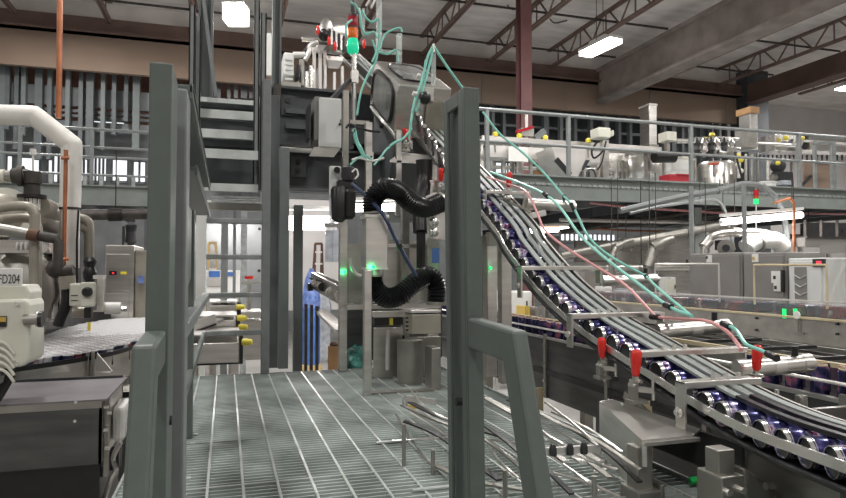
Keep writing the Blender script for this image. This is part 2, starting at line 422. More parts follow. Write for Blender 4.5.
for k, u in enumerate((52,86,102,118,134)):
    x = P(u,180,Y=YL).x
    build('toe_bracket', MB().box((x-.03,YL-.1,zl),(x+.03,YL-.02,zl+.17)), 'galv', t)
for x in (-10.5,-6.2,P(150,190,Y=YL).x): build('support_leg', MB().box((x-.1,YL+.05,GZ),(x+.1,YL+.25,zlb)), 'blue_steel', t)
rail_run('guard_railing','grey tube guard railing on the left mezzanine edge',(xa,YL,0),(xb,YL,0),[P(u,150,Y=YL).x for u in (-60,20,92,165)],P(72,128,Y=YL).z,[P(72,146,Y=YL).z,P(72,156,Y=YL).z,P(72,174,Y=YL).z],zl)
# --- right mezzanine
YR = 9.7; zr = P(640,180.5,Y=YR).z; zrb = P(640,203,Y=YR).z
xa, xb = P(470,180,Y=YR).x, 14.5
t = thing('mezzanine_platform','grey steel mezzanine at right carrying hoppers and tanks','mezzanine',((xa+xb)/2,YR,zrb))
m = MB().box((xa,YR-.02,zrb),(xb,YR+.02,zr)); m.box((xa,YR-.12,zr-.025),(xb,YR+.03,zr)).box((xa,YR-.12,zrb),(xb,YR+.03,zrb+.025))
build('edge_beam', m, 'mezz_grey', t)
pts = []; x = xa
while x < xb: pts += [(x,YR-.03,zr-.14),(x+.05,YR-.03,zr-.14),(x+.06,YR-.05,zr-.14),(x+.10,YR-.05,zr-.14)]; x += .11
build('corrugated_deck_edge', MB().strip(pts, .035, .006, (0,0,1)), 'galv', t)
build('deck', MB().box((xa,YR+.03,zr-.06),(xb,15.5,zr-.01)), 'galv', t)
m = MB()
for k in range(9): m.box((xa+k*1.25+.4,YR+.03,zrb+.02),(xa+k*1.25+.5,15.4,zr-.07))
build('joists', m, 'blue_steel', t)
build('rear_beam', MB().box((xa,15.3,zrb),(xb,15.5,zr)), 'mezz_grey', t)
for x in (xa+.3, 8.6, 13.9): build('support_leg', MB().box((x-.08,YR+.4,GZ),(x+.08,YR+.56,zrb)), 'mezz_grey', t)
rail_run('guard_railing','grey tube guard railing along the right mezzanine edge',(xa,YR,0),(xb,YR,0),[P(u,150,Y=YR).x for u in (487,568.5,691,799)],P(640,121.5,Y=YR).z,[P(640,151,Y=YR).z],zr,.026)

# ------------------------------------------------------------------ centre platform over the machine line: dark beams
YC = 5.25
def zc(v, u=300, Y=YC): return P(u,v,Y=Y).z
xl, xr = P(196,140,Y=YC).x, P(352,140,Y=YC).x
t = thing('steel_platform','dark blue grey steel platform frame behind the light grey panel box','platform',((xl+xr)/2,YC,zc(190)))
xm = P(262,140,Y=YC).x
m = MB().box((xm,YC,zc(147)),(xr,YC+.03,zc(90))); m.box((xm,YC-.09,zc(147)),(xr,YC+.1,zc(147)+.02)).box((xm,YC-.09,zc(90)-.02),(xr,YC+.1,zc(90)))
build('stair_header', MB().box((xl,YC+.05,zc(150)),(xm,YC+.08,zc(105))), 'blue_steel', t)
build('upper_beam', m, 'blue_steel', t)
m = MB().box((xl,YC+.02,zc(190)),(xr+.25,YC+.05,zc(150))); m.box((xl,YC-.09,zc(190)),(xr+.25,YC+.1,zc(190)+.02)).box((xl,YC-.09,zc(150)-.02),(xr+.25,YC+.1,zc(150)))
build('lower_beam', m, 'blue_steel', t)
for v, w0 in ((113,.05),(128,.04)): build('stiffener_rail', MB().box((P(285,v,Y=YC).x,YC-.06,zc(v)-.02),(P(312,v,Y=YC).x,YC,zc(v)+.02)), 'blue_steel', t)
for u, v in ((288,101),(288,110),(298,162),(298,171)):
    if v in (101,162): build('gusset_plate', MB().px(u-7,v-6,u+8,v+15,YC-.02,.02), 'blue_steel', t)
    p = P(u,v,Y=YC-.02); build('bolt', MB().cyl(p-V((0,.02,0)),p,.022,n=6), 'dark_metal', t)
build('deck', MB().box((xm,YC+.1,zc(90)-.05),(P(350,90,Y=YC).x,9.6,zc(90)-.01)), 'galv', t)
build('white_pipe_rail', MB().cyl(P(281,149,Y=YC-.12),P(312,151,Y=YC-.12),.02).cyl(P(262,159,Y=YC-.12),P(281,149,Y=YC-.12),.016), 'white_pipe', t, True)
# uprights
for u0,u1,v0,v1,Y,nm in ((279,289,147,366,4.28,'front_post'),(294,303,205,373,4.9,'rear_post'),(268.5,279,95,368,4.6,'dark_post')):
    x0,x1 = P(u0,250,Y=Y).x,P(u1,250,Y=Y).x; z0 = min(P((u0+u1)/2,v1,Y=Y).z,0) if nm!='rear_post' else GZ
    build(nm, MB().box((x0,Y,z0),(x1,Y+.07,P((u0+u1)/2,v0,Y=Y).z)), 'blue_steel' if nm=='dark_post' else 'grey_beam', t, bevel=.004)
m = MB(); p = P(277,50,Y=5.1); x0,x1 = P(272.5,50,Y=5.1).x,P(281.5,50,Y=5.1).x
m.box((x0,5.1,zc(95)),(x0+.02,5.2,P(277,-30,Y=5.1).z)).box((x0+.02,5.14,zc(95)),(x1,5.17,P(277,-30,Y=5.1).z)).box((x1-.015,5.1,zc(95)),(x1,5.2,P(277,-30,Y=5.1).z))
build('upper_column', m, 'grey_beam', t)
p = P(277,92,Y=5.05); build('base_bracket', MB().px(273,84,281,100,5.06,.05), 'iron', t)

# stairs up to that platform
t = thing('steel_stairs','open tread galvanized steel stairs rising between grey channel posts left of centre','stairs',P(229,190,Y=4.7))
st = ((184,191.5,4.3),(150,159,4.5),(130.5,139,4.7),(111,119.5,4.9),(99.5,104,5.1))
for v0,v1,Y in st:
    tr = build('tread', MB().box((P(200,v0,Y=Y).x,Y,P(229,v0,Y=Y).z-.02),(P(258,v0,Y=Y).x,Y+.24,P(229,v0,Y=Y).z)), 'galv', t)
    build('nosing', MB().box((P(200,v0,Y=Y).x,Y-.02,P(229,v1,Y=Y).z),(P(258,v0,Y=Y).x,Y,P(229,v0,Y=Y).z)), 'weld_rod', tr)
xa, xb = P(199,150,Y=5).x, P(260,150,Y=5).x
for x in (xa-.03, xb): build('stringer', MB().prism([(x,4.2,1.0),(x,4.2,1.2),(x,5.2,2.02),(x,5.2,1.8)],(.03,0,0)), 'grey_beam', t)
for u0,u1,v0,v1,Y in ((188,194,5,190,4.5),(194,200,16,190,4.7),(253.5,259,0,190,4.6),(260,266,13,190,4.12)):
    z1 = P((u0+u1)/2,v0,Y=Y).z; z0 = P((u0+u1)/2,v1,Y=Y).z
    x0,x1 = P(u0,120,Y=Y).x, P(u1,120,Y=Y).x
    m = MB().box((x0,Y,z0),(x1,Y+.012,z1)).box((x0,Y,z0),(x0+.008,Y+.05,z1)).box((x1-.008,Y,z0),(x1,Y+.05,z1))
    build('rail_post', m, 'paint_side', t)
# tall H column beside the stairs
Y = 5.75; x0,x1 = P(198,50,Y=Y).x, P(213,50,Y=Y).x; z0, z1 = P(206,97,Y=Y).z, P(206,-60,Y=Y).z
m = MB().box((x0,Y,z0),(x0+.02,Y+.15,z1)).box((x0,Y+.06,z0),(x1,Y+.08,z1)).box((x1-.02,Y,z0),(x1,Y+.15,z1))
t = thing('steel_column','tall grey H section column above the stair treads','column',((x0+x1)/2,Y,z0))
build('shaft', m, 'grey_beam', t)
build('brace_or_highlight', MB().bar(P(203,-5,Y=Y-.05),P(216,97,Y=Y-.05),.03,.05), 'paint_side', t)  # paler bar standing in for the leaning highlight on the column
build('base_plate', MB().box((x0-.03,Y-.03,z0-.015),(x1+.03,Y+.18,z0)), 'grey_beam', t)
# landing beams beyond the guard
t = thing('cable_tray','galvanized slatted tray beam under the stair landing','tray',P(229,200,Y=6))
m = MB(); 
for k in range(4): m.box((P(212,0,Y=6).x,6+k*.22,P(229,196,Y=6).z),(P(262,0,Y=6).x,6.1+k*.22,P(229,191,Y=6).z))
build('slats', m, 'galv', t)
build('side_rail', MB().px(205,203,262,210,6,.05), 'steel_dull', t)
# ================================================================== plant on the right mezzanine
zf = zr
def on(u, v, Y): return P(u, v, Y=Y)
def legs(t, x0, x1, y0, y1, z0, z1, r=.03, m='steel'):
    for x in (x0+r, x1-r):
        for y in (y0+r, y1-r): build('leg', MB().box((x-r,y-r,z0),(x+r,y+r,z1)), m, t)
# long trough conveyor behind the rail
Y = 11.2
a, b = on(482,144,Y), on(662,148,Y)
t = thing('trough_conveyor','stainless trough conveyor with yellow knobs behind the mezzanine rail','conveyor',((a.x+b.x)/2,Y,zf))
z = P(570,141,Y=Y).z
build('frame', MB().box((a.x,Y,z-.08),(b.x,Y+.5,z)), 'steel', t)
build('trough', MB().px(482,148,600,160,Y+.05,.4), 'steel_lit', t)
for u in (496,520,546,589): 
    p = on(u,139,Y); build('knob', MB().lathe([(.015,-.02),(.05,.0),(.055,.06),(.02,.09)],(p.x,Y+.03,z)), 'yellow', t, True)
    build('stem', MB().cyl((p.x,Y+.03,z-.3),(p.x,Y+.03,z),.012,n=8), 'steel_dull', t)
for u in (486,508,536,590,655): 
    x = on(u,150,Y).x; build('leg', MB().box((x-.03,Y+.2,zf),(x+.03,Y+.26,z-.05)), 'steel', t)
single('cover_panel', MB().px(508,147,528,161,Y-.04,.03), 'white', 'white square panel on the trough conveyor below the yellow knobs','panel')
t = thing('valve_post','small post with red and white valve head in front of the reddish column','valve',on(527,141,11.5))
build('post', MB().cyl(on(526.5,141,11.5),on(526.5,113,11.5),.03), 'steel_lit', t, True)
build('head', MB().px(518,128,534,137,11.42,.15), 'steel_dull', t); build('handle', MB().bar(on(516,132,11.4),on(533,127,11.4),.05,.05), 'lens_red', t)
single('feed_arm', MB().bar(on(535,139,11.6),on(544,131,11.6),.12,.12), 'grey_beam', 'grey slanted feed arm beside the reddish column on the mezzanine','arm')
# hopper
Y = 10.6
t = thing('hopper','stainless hopper with tapered chute behind the mezzanine rail post','hopper',(on(570,178,Y).x,Y,zf))
p = [on(552,147,Y),on(586,147,Y),on(586,158,Y),on(578,177,Y),on(568,177,Y),on(556,160,Y)]
build('bin', MB().prism(p,(0,.7,0)), 'steel_lit', t); build('lid', MB().px(550,144,588,148,Y-.02,.74), 'steel', t)
build('chute_strip', MB().bar(on(556,159,Y-.03),on(570,175,Y-.03),.05,.09), 'black', t)
build('side_plate', MB().prism([on(586,160,Y-.02),on(590,160,Y-.02),on(584,170,Y-.02),on(582,170,Y-.02)],(0,.02,0)), 'dark_metal', t)
# motor box on a stand
t = thing('motor_box','white motor box on stand with hanging black cables on the mezzanine','motor',on(606,178,10.8))
build('housing', MB().px(590,127,611,140,10.7,.3), 'ivory', t, bevel=.02); build('end_cap', MB().px(611,130,614,138,10.75,.2), 'ivory', t, bevel=.01)
build('stand', MB().box((on(603,178,10.85).x,10.85,zf),(on(609,178,10.85).x,10.95,on(605,140,10.85).z)), 'steel', t)
build('cable', MB().tube([on(598,141,10.65),on(592,150,10.6),on(594,158,10.6),on(602,152,10.6),on(606,142,10.65)],.02,6,5).tube([on(606,141,10.6),on(602,162,10.6),on(597,170,10.6)],.015,6,4), 'black', t, True)
single('hose_loop', MB().tube([(on(586,176,10.5).x,10.5,zf+.02),on(588,171,10.5),on(594,171,10.5),(on(597,177,10.5).x,10.5,zf+.02)],.018,6,5), 'dark_metal','dark hose loop lying on the mezzanine deck below the motor box','hose',smooth=True)
t = thing('storage_tank','big stainless tank below the square steel flue on the mezzanine','tank',on(642,178,11.5))
c = on(642,176,12); r = (on(659,160,12).x-on(626,160,12).x)/2
build('shell', MB().lathe([(r*.95,0),(r,.03),(r,.5),(r*.8,.62),(r*.3,.68)],(c.x,12,on(642,178,12).z-.05),n=28), 'steel', t, True)
build('band', MB().lathe([(r*1.02,0),(r*1.02,.05)],(c.x,12,on(642,160,12).z),n=28), 'steel_bright', t, True)
legs(t, c.x-r, c.x+r, 12-r, 12+r, zf, zf+.2)
t = thing('exhaust_flue','square stainless flue rising from the big mezzanine tank','flue',on(648,146,12.3))
build('duct', MB().px(640,104,657,147,12.1,.35), 'steel', t, bevel=.01); build('flange', MB().px(638,144,659,147,12.05,.45), 'steel_dull', t); build('cap', MB().px(639.5,103,657.5,105.5,12.08,.4), 'steel_lit', t)
t = thing('gear_motor','white gearmotor box with black body beside the square flue','motor',on(667,162,11))
build('terminal_box', MB().px(658,131,677,143,11,.3), 'ivory', t, bevel=.015); build('fan_cover', MB().cyl(on(654,157,11.1),on(674,157,11.1),.12), 'black', t, True)
build('column', MB().px(664,143,670,155,11.1,.1), 'steel_dull', t); build('shaft', MB().cyl(on(676,141,11.1),on(690,141,11.1),.05), 'steel_lit', t, True)
t = thing('drum','white drum standing behind the red crate on the mezzanine','drum',on(677,178,11.6))
c = on(677,178,11.8); r = (on(690,165,11.8).x-on(664,165,11.8).x)/2
build('body', MB().lathe([(r,0),(r*1.02,.2),(r,.22),(r,.55),(r*1.02,.57),(r,.59),(r*.98,.80)],(c.x,11.8,zf),n=24), 'white', t, True); build('lid', MB().lathe([(r*1.03,.80),(r*1.03,.84),(r*.9,.86)],(c.x,11.8,zf),n=24), 'ivory', t, True)
t = thing('crate','red crate on the right mezzanine deck beside the rail post','crate',on(678,181,10.3))
m = MB().box((on(667,0,10.3).x,10.3,zf),(on(689,0,10.3).x,10.6,on(678,174.5,10.3).z)); build('body', m, 'red_box', t); build('rim', MB().px(666,173.6,691,175.5,10.28,.34), 'red_box', t)
c = on(716,180,11.8); r = (on(731,165,11.8).x-on(702,165,11.8).x)/2
t = thing('mixing_tank','stainless mixing tank with an orange valve wheel on the mezzanine','tank',(c.x,11.8,zf))
build('shell', MB().lathe([(r*.9,0.05),(r,.1),(r,.75),(r*.9,.82)],(c.x,11.8,zf),n=26), 'steel', t, True)
p = on(714,165,11.8-r-.1)
build('valve_wheel', MB().lathe([(.03,0),(.11,.01),(.13,.02),(.11,.04),(.03,.05)],(p.x,p.y,p.z)), 'orange_red', t, True); build('valve_stem', MB().cyl((p.x,p.y,p.z-.25),(p.x,p.y,p.z),.03), 'steel_dull', t, True)
for k in range(4): build('pipe', MB().cyl((c.x-r+k*r*.6,11.75-r,zf),(c.x-r+k*r*.6,11.75-r,zf+.3),.03), 'steel_bright', t, True)
t = thing('filler_head','stainless filler head of pipes and valves above the mixing tank','machine',on(714,150,11.7))
build('manifold', MB().px(694,146,738,151,11.6,.2), 'steel_dull', t); legs(t, on(695,150,11.6).x, on(737,150,11.6).x, 11.62, 11.78, zf, on(716,150,11.6).z, .025); build('upper_pipe', MB().tube([on(694,139,11.7),on(720,138,11.7),on(738,139,11.7)],.04,8), 'steel_bright', t, True)
for k,u in enumerate((697,704,711,717,724,731)): 
    build('valve', MB().lathe([(.03,-.25),(.05,-.15),(.09,-.1),(.06,0),(.09,.06),(.05,.12),(.02,.2)],on(u,146,11.6)), 'steel' if k%2 else 'dark_metal', t, True)
build('yellow_cap', MB().lathe([(.04,0),(.07,.02),(.05,.08)],on(712,136.5,11.6)), 'yellow', t, True)
build('elbow', MB().tube([on(718,152,11.5),on(726,153,11.5),on(734,149,11.5),on(739,149,11.5)],.05,8,4), 'steel_bright', t, True)
t = thing('exhaust_flue','square stainless flue topped with a brown cardboard sleeve','flue',on(750,152,12))
build('duct', MB().px(741,112,758,152,12,.35), 'steel_bright', t, bevel=.01); build('cardboard_sleeve', MB().px(739.5,106,759.5,115,11.95,.45), 'cardboard', t); build('base_box', MB().px(735,128,757,149,11.9,.3), 'steel_dull', t)
t = thing('spray_tunnel','long stainless spray tunnel with row of nozzles right of the cardboard topped flue','machine',on(778,158,11.8))
build('housing', MB().px(758,134,796,154,11.8,.5), 'steel_bright', t, bevel=.01)
for k in range(9): p = on(760+k*4.2,155,11.78); build('nozzle', MB().cyl(p, p-V((0,0,.09)), .025, .012, n=8), 'dark_metal', t, True)
build('yellow_knob', MB().sph(on(786,138,11.7), .06), 'yellow', t, True); legs(t, on(759,150,11.8).x, on(795,150,11.8).x, 11.85, 12.25, zf, on(778,153,11.8).z, .025); build('pipe_run', MB().cyl(on(757,143,11.7),on(810,146,11.7),.025), 'steel_lit', t, True)
t = thing('valve_column','upright pipe column of yellow capped valves left of the white tub','valves',on(739,178,10.9))
build('pipe', MB().cyl(on(739,178,11),on(739,152,11),.04), 'steel_lit', t, True)
for k,v in enumerate((156,160,165,171)): build('valve', MB().sph(on(738+k%2*3,v,10.95), .055), 'yellow' if k in (0,1) else 'ivory', t, True)
for k,u in enumerate((746,752)): build('pipe', MB().cyl(on(u,180,11),on(u,154,11),.025), 'steel_dull' if k else 'steel', t, True)
build('brace_or_highlight', MB().bar(on(735,152,10.8),on(743,182,10.8),.03,.03), 'dark_metal', t)
c = on(766,186,10.1)
t = thing('tub','white plastic tub standing on the mezzanine edge','tub',(c.x,10.1,zf))
r = (on(774,180,10.1).x-on(758,180,10.1).x)/2
build('body', MB().lathe([(r*.8,0),(r*.95,.13)],(c.x,10.1,zf),n=20), 'white', t, True); build('rim', MB().lathe([(r,.12),(r*1.04,.14),(r*.95,.15)],(c.x,10.1,zf),n=20), 'white', t, True)
t = thing('pump_unit','dark pump with valves between the tub and the last rail post','pump',on(780,178,11))
build('body', MB().sph(on(778,166,11), .16), 'dark_metal', t, True); build('foot', MB().box((on(772,0,11).x,10.9,zf),(on(786,0,11).x,11.1,on(778,172,11).z)), 'dark_metal', t); build('motor', MB().cyl(on(772,178,11),on(790,177,11),.09), 'steel_dull', t, True); build('riser', MB().cyl(on(768,180,11),on(768,160,11),.035), 'steel', t, True); build('yellow_cap', MB().sph(on(778,163,10.8), .05), 'yellow', t, True); build('tray', MB().px(772,180,792,186,10.7,.4), 'film_white', t)
t = thing('work_panel','beige panelled bench behind the right rail posts on the mezzanine','bench',on(815,187,11))
build('front_panel', MB().box((on(801,0,11).x,11,zf),(on(832,0,11).x,11.05,on(816,163,11).z)), 'wall_beige', t); build('top', MB().px(799,161,834,163.5,10.95,.6), 'strip', t); build('brace_or_highlight', MB().bar(on(800,187,10.95),on(811,176,10.95),.05,.05), 'dark_metal', t)
t = thing('gate_panel','grey tube gate beside the beige bench at the right of the mezzanine','gate',on(826,190,10.2))
build('post', MB().box((on(829,0,10.2).x,10.2,zf),(on(833,0,10.2).x,10.26,on(831,141,10.2).z)), 'rail_grey', t); build('post', MB().box((on(812,0,10.2).x,10.2,zf),(on(814,0,10.2).x,10.26,on(813,140,10.2).z)), 'rail_grey', t)
build('top_bar', MB().bar(on(812,143,10.23),on(833,142,10.23),.05,.05), 'rail_grey', t)
t = thing('nozzle_rail','stainless rail of small dark nozzles at the right end of the mezzanine','rail',on(825,155,11.5))
build('bar', MB().px(800,151,850,154,11.5,.1), 'steel_lit', t); build('guide', MB().px(800,141,850,143,11.5,.1), 'steel', t)
for k in range(10): p = on(802+k*5,155,11.48); build('nozzle', MB().cyl(p, p-V((0,0,.13)), .03, .015, n=8), 'dark_metal', t, True)
t = thing('valve_block','cluster of dark valves at mezzanine height left of the grey gate','valves',on(808,150,11.6))
for k,(u,v) in enumerate(((800,141),(805,145),(810,147),(806,139))): build('valve', MB().lathe([(.03,-.12),(.08,-.05),(.05,.03),(.08,.07),(.02,.12)],on(u,v,11.6)), 'dark_metal' if k%2 else 'steel', t, True)
build('yellow_cap', MB().sph(on(803,138,11.4), .04), 'yellow', t, True)
# plant seen through the mezzanine rail at the left end
t = thing('pipe_rack','rack of stainless dosing pipes under the trough conveyor','pipes',on(510,178,12))
for k,u in enumerate((484,490,512,519,540,556,600,616,622,628)): build('pipe', MB().cyl(on(u,180,12),on(u,161,12),.05 if k%3 else .09), ('steel','steel_lit','steel_dull')[k%3], t, True)
build('header', MB().cyl(on(482,167,12),on(634,171,12),.04), 'steel_lit', t, True)
single('carton', MB().px(534,166,545,177,11.9,.3), 'cardboard', 'brown carton on the mezzanine deck under the trough conveyor','box')
t = thing('rinse_cabinet','bright stainless cabinet between the hopper and the big mezzanine tank','cabinet',on(616,178,12.2))
build('body', MB().px(590,152,628,178,12.3,.6), 'steel_lit', t); build('door', MB().px(606,155,624,176,12.27,.03), 'steel_bright', t)
# ================================================================== under the right mezzanine
def pipe(label, pts, r, m='steel', k=0, n=8, cat='pipe', cols=2, name='pipe', hang=True):
    """a pipe run with its couplings"""
    pts = [V(p) for p in pts]
    t = thing(name, label, cat, pts[0])
    build('run', MB().tube(pts, r, n, k), m, t, True)
    for j in range(cols):
        i = (j+1)*(len(pts)-1)//(cols+1); a, b = pts[i], pts[min(i+1,len(pts)-1)]
        if i == len(pts)-1: continue
        d = (b-a).normalized(); c = a.lerp(b,.5) if k == 0 else a
        build('coupling', MB().cyl(c-d*r*1.2, c+d*r*1.2, r*1.25, n=n), m, t, True)
        if hang and c.z < zr-.1: build('hanger', MB().cyl(c+V((0,0,r)), (c.x,c.y,zr-.05), .008, n=6), 'iron', t)
    return t
pipe('thick grey pipe arching over the cabinets and down below the mezzanine', [on(620,211,8.9),on(680,197,8.9),on(720,190,8.9),on(743,184,8.9),on(763,187,8.9),on(777,200,8.9),on(785,222,8.9),on(788,255,8.9)], .05, 'paint_side', 5)
pipe('slim grey pipe bending down left of the vertical grey post', [on(630,213,9.3),on(662,206,9.3),on(700,201,9.3),on(715,200,9.3),on(723,207,9.3),on(728,222,9.3),on(734,250,9.3)], .03, 'rail_grey', 5)
pipe('straight pale conduit running level to the bright strip light', [on(560,220,10.4),on(722,223,10.4)], .035, 'steel_lit')
pipe('dark steel pipe under the mezzanine joists', [on(560,232,10.9),on(690,212,10.9),on(850,200,10.9)], .05, 'iron')
pipe('thin red sprinkler pipe under the mezzanine deck', [on(590,203,10.2),on(626,207,10.2),on(720,213,10.2),on(850,214,10.2)], .022, 'pink')
pipe('thin copper pipe along the back under the mezzanine', [on(540,226,11.6),on(640,231,11.6),on(760,232,11.6)], .02, 'copper')
pipe('copper pipe dropping beside the strip light right end', [on(774,203,8.4),on(790,198,8.4),on(794,203,8.4),on(794,252,8.4)], .022, 'copper', 0)
pipe('brownish stainless duct sweeping from left up to the strip light', [on(560,256,9.9),on(626,243,9.9),on(690,231,9.9),on(735,222,9.9)], .09, 'steel_dull', 5, 12, 'duct', name='duct')
pipe('large dark pipe along the rear under the mezzanine', [on(480,236,13),on(600,224,13),on(720,214,13)], .12, 'iron', 0, 12)
pipe('stainless pipe running level above the white machine boxes', [on(590,268,9.4),on(690,268,9.4)], .06, 'steel', 0, 10)
pipe('curved stainless elbow pipe left of the grey cabinets', [on(650,285,8.6),on(650,262,8.6),on(656,246,8.6),on(672,239,8.6)], .075, 'steel_dull', 5, 12)
pipe('small curved stainless elbow pipe far left of the cabinets', [on(612,275,9.2),on(612,258,9.2),on(618,246,9.2),on(632,240,9.2)], .05, 'steel_dull', 5, 10)
pipe('stainless bend pipe wrapping above the left grey cabinet', [on(705,256,8.8),on(706,244,8.8),on(714,235,8.8),on(735,232,8.8),on(765,233,8.8),on(780,240,8.8)], .07, 'steel', 5, 12)
pipe('dark cable tray pipe descending right of the strip light', [on(700,228,10),on(770,236,10),on(846,238,10)], .05, 'iron', 0, 8)
t = thing('lagged_pipe','white wrapped lagging bundle above the grey cabinets','pipe',on(765,250,8.7))
build('wrap', MB().tube([on(746,248,8.8),on(752,243,8.8),on(764,240,8.8),on(776,241,8.8),on(783,248,8.8)],.15,12,4,.03), 'panel_grey', t, True); build('band', MB().cyl(on(757,243,8.78),on(758,242.6,8.78),.165), 'steel_dull', t, True)
t = thing('blower','dark round blower behind the left grey cabinet top','blower',on(726,250,8.8))
build('casing', MB().cyl(on(726,248,8.7),on(726,248,8.95),.14), 'steel_dull', t, True); build('hub', MB().cyl(on(726,248,8.62),on(726,248,8.7),.06), 'dark_metal', t, True); build('outlet', MB().px(718,240,724,250,8.75,.15), 'dark_metal', t)
t = thing('signal_tower','small red and green signal tower hanging below the tub','signal light',on(756,235,9.4))
build('hanger', MB().cyl(on(756,190,9.4),(on(756,190,9.4).x,9.4,zr+.03),.012).bar((on(756,190,9.4).x,9.36,zr+.02),(on(756,190,9.4).x,9.7,zr+.02),.04,.03), 'steel_dull', t)
build('pole', MB().cyl(on(756,236,9.4),on(756,205,9.4),.015), 'steel_lit', t, True); build('red_lens', MB().cyl(on(756,196,9.4),on(756,190,9.4),.045), 'lens_red', t, True); build('amber_lens', MB().cyl(on(756,199,9.4),on(756,196,9.4),.045), 'amber_dark', t, True); build('green_lens', MB().cyl(on(756,204,9.4),on(756,199,9.4),.045), 'lens_glow_green', t, True)
for lab,u,v0 in (('grey tube post rising left of the left grey cabinet',692,186),('grey tube post rising between the two grey cabinets',745,184)):
    a, b = on(u,v0,8.2), on(u,262,8.2)
    t = thing('tube_post',lab,'post',(b.x,8.2,GZ)); build('tube', MB().cyl((b.x,8.2,GZ),(b.x,8.2,a.z),.035), 'rail_grey', t, True); build('foot_plate', MB().box((b.x-.1,8.1,GZ),(b.x+.1,8.3,GZ+.02)), 'rail_grey', t)
# background machinery between the chute and the cabinets
def machine(label, u0,v0,u1,v1,Y,dp,m='steel',extra=None,cat='machine',name='machine_cabinet'):
    a,b = on(u0,v1,Y),on(u1,v0,Y)
    t = thing(name,label,cat,((a.x+b.x)/2,Y+dp/2,GZ))
    build('body', MB().px(u0,v0,u1,v1,Y,dp), m, t, bevel=.01)
    w = b.x-a.x; h = b.z-a.z
    build('door', MB().box((a.x+w*.08,Y-.015,a.z+h*.08),(b.x-w*.08,Y,b.z-h*.1)), extra or m, t)
    build('handle', MB().box((b.x-w*.18,Y-.035,a.z+h*.4),(b.x-w*.15,Y-.015,a.z+h*.6)), 'dark_metal', t)
    legs(t, a.x, b.x, Y, Y+dp, GZ, a.z, .03)
    return t
machine('white machine housing at the far end left of the elbow pipe', 570,262,606,300,12.5,.9,'steel_lit')
machine('stainless machine housing behind the curved elbow pipe', 612,246,648,298,11.5,.9,'steel','steel_bright')
machine('dark stainless housing behind the teal cables', 574,240,610,262,13.5,.6,'steel_dull','steel')
machine('small pale control box left of the left grey cabinet', 664,277,676,297,8.9,.3,'panel_grey','ivory')
machine('bright stainless housing behind the left grey cabinet', 655,236,692,296,10.8,.8,'steel_bright','steel')
machine('white boxed machine far behind the chute', 496,290,532,318,9.6,.6,'white','white')
machine('pale far machine housing below the short strip light', 533,236,560,290,14.5,.8,'wall_white','steel_lit')
machine('mid grey machine housing behind the chute guide rails', 540,272,585,306,11,.8,'steel_lit','steel')
machine('dark machine base under the long stainless conveyor', 640,330,690,372,8.4,.5,'steel_dull','steel_dark')
pk = thing('packed_tray','yellow and grey packed tray behind the lower can conveyor','tray',on(532,318,8.6))
build('left_pack', MB().px(519,305,530,318,8.6,.3), 'ochre', pk); build('right_pack', MB().px(530,306,540,318,8.6,.3), 'cab_grey', pk)
tb = thing('packing_table','pale packing table carrying cartons far behind the chute','table',(P(580,297,Y=9.2).x,9.4,GZ))
za = P(580,297,Y=9.2).z
build('top', MB().box((P(556,297,Y=9.2).x,9.15,za-.03),(P(642,297,Y=9.2).x,9.75,za)), 'steel_lit', tb); legs(tb, P(558,297,Y=9.2).x, P(640,297,Y=9.2).x, 9.2, 9.7, GZ, za-.03)
for n,(u0,v0,u1,v1,mm,lab) in enumerate(((596,286,612,296,'white','white carton far behind the second chute bracket'),(616,288,634,296.9,'film_white','wrapped pack behind the pneumatic hoses'),(560,282,575,292,'steel_lit','bright box beyond the chute guide rails'),(548,284,558,296.5,'ivory','ivory box at the left end of the far packing table'))):
    single('box', MB().px(u0,v0,u1,v1,9.2,.3), mm, lab, 'box', bevel=.01)
# ------------------------------------------------------------------ long stainless conveyor on the right with green reflections
X5 = 5.0
def xy(u, v): return P(u, v, X=X5)
y0, y1 = 2.6, xy(545,300).y
zt = .20
t = thing('bottling_conveyor','long stainless conveyor with packed trays in front of the grey cabinets','conveyor',(X5+.2,5.5,GZ))
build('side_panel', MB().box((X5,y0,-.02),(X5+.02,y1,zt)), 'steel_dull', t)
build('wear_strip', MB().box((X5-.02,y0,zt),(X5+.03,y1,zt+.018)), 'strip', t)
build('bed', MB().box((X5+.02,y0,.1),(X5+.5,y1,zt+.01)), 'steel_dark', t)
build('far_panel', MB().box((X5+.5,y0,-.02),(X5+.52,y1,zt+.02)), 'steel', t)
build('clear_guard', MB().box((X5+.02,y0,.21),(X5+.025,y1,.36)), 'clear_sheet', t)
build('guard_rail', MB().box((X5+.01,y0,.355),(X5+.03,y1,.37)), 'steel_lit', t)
build('added_dark_base', MB().box((X5+.10,y0,-1.0),(X5+.42,y1-1,-.05)), 'cab_grey', t); build('drip_tray', MB().box((X5+.02,y0,-.42),(X5+.40,y1-1.5,-.36)), 'steel_dark', t)  # dark body between the legs added to hide the lit floor
for y in (3.6,4.9,6.3,7.7): 
    build('leg', MB().box((X5+.03,y,GZ),(X5+.09,y+.06,.05)), 'steel', t); build('leg', MB().box((X5+.43,y,GZ),(X5+.49,y+.06,.05)), 'steel', t)
for u,v in ((757,318),(838,324),(838,334),(757,330)): p = xy(u,v); build('bolt', MB().cyl(p-V((.02,0,0)),p,.012,n=6), 'dark_metal', t)
p = xy(799,315); build('round_tag', MB().cyl((X5-.03,p.y,p.z),(X5-.02,p.y,p.z),.035,n=20), 'white', t, True)
build('tag_rod', MB().cyl((X5-.015,p.y,p.z-.16),(X5-.015,p.y,p.z),.006), 'steel_dull', t); build('tag_foot', MB().bar((X5-.015,p.y-.06,p.z-.16),(X5-.015,p.y+.06,p.z-.16),.012,.012), 'steel_dull', t)
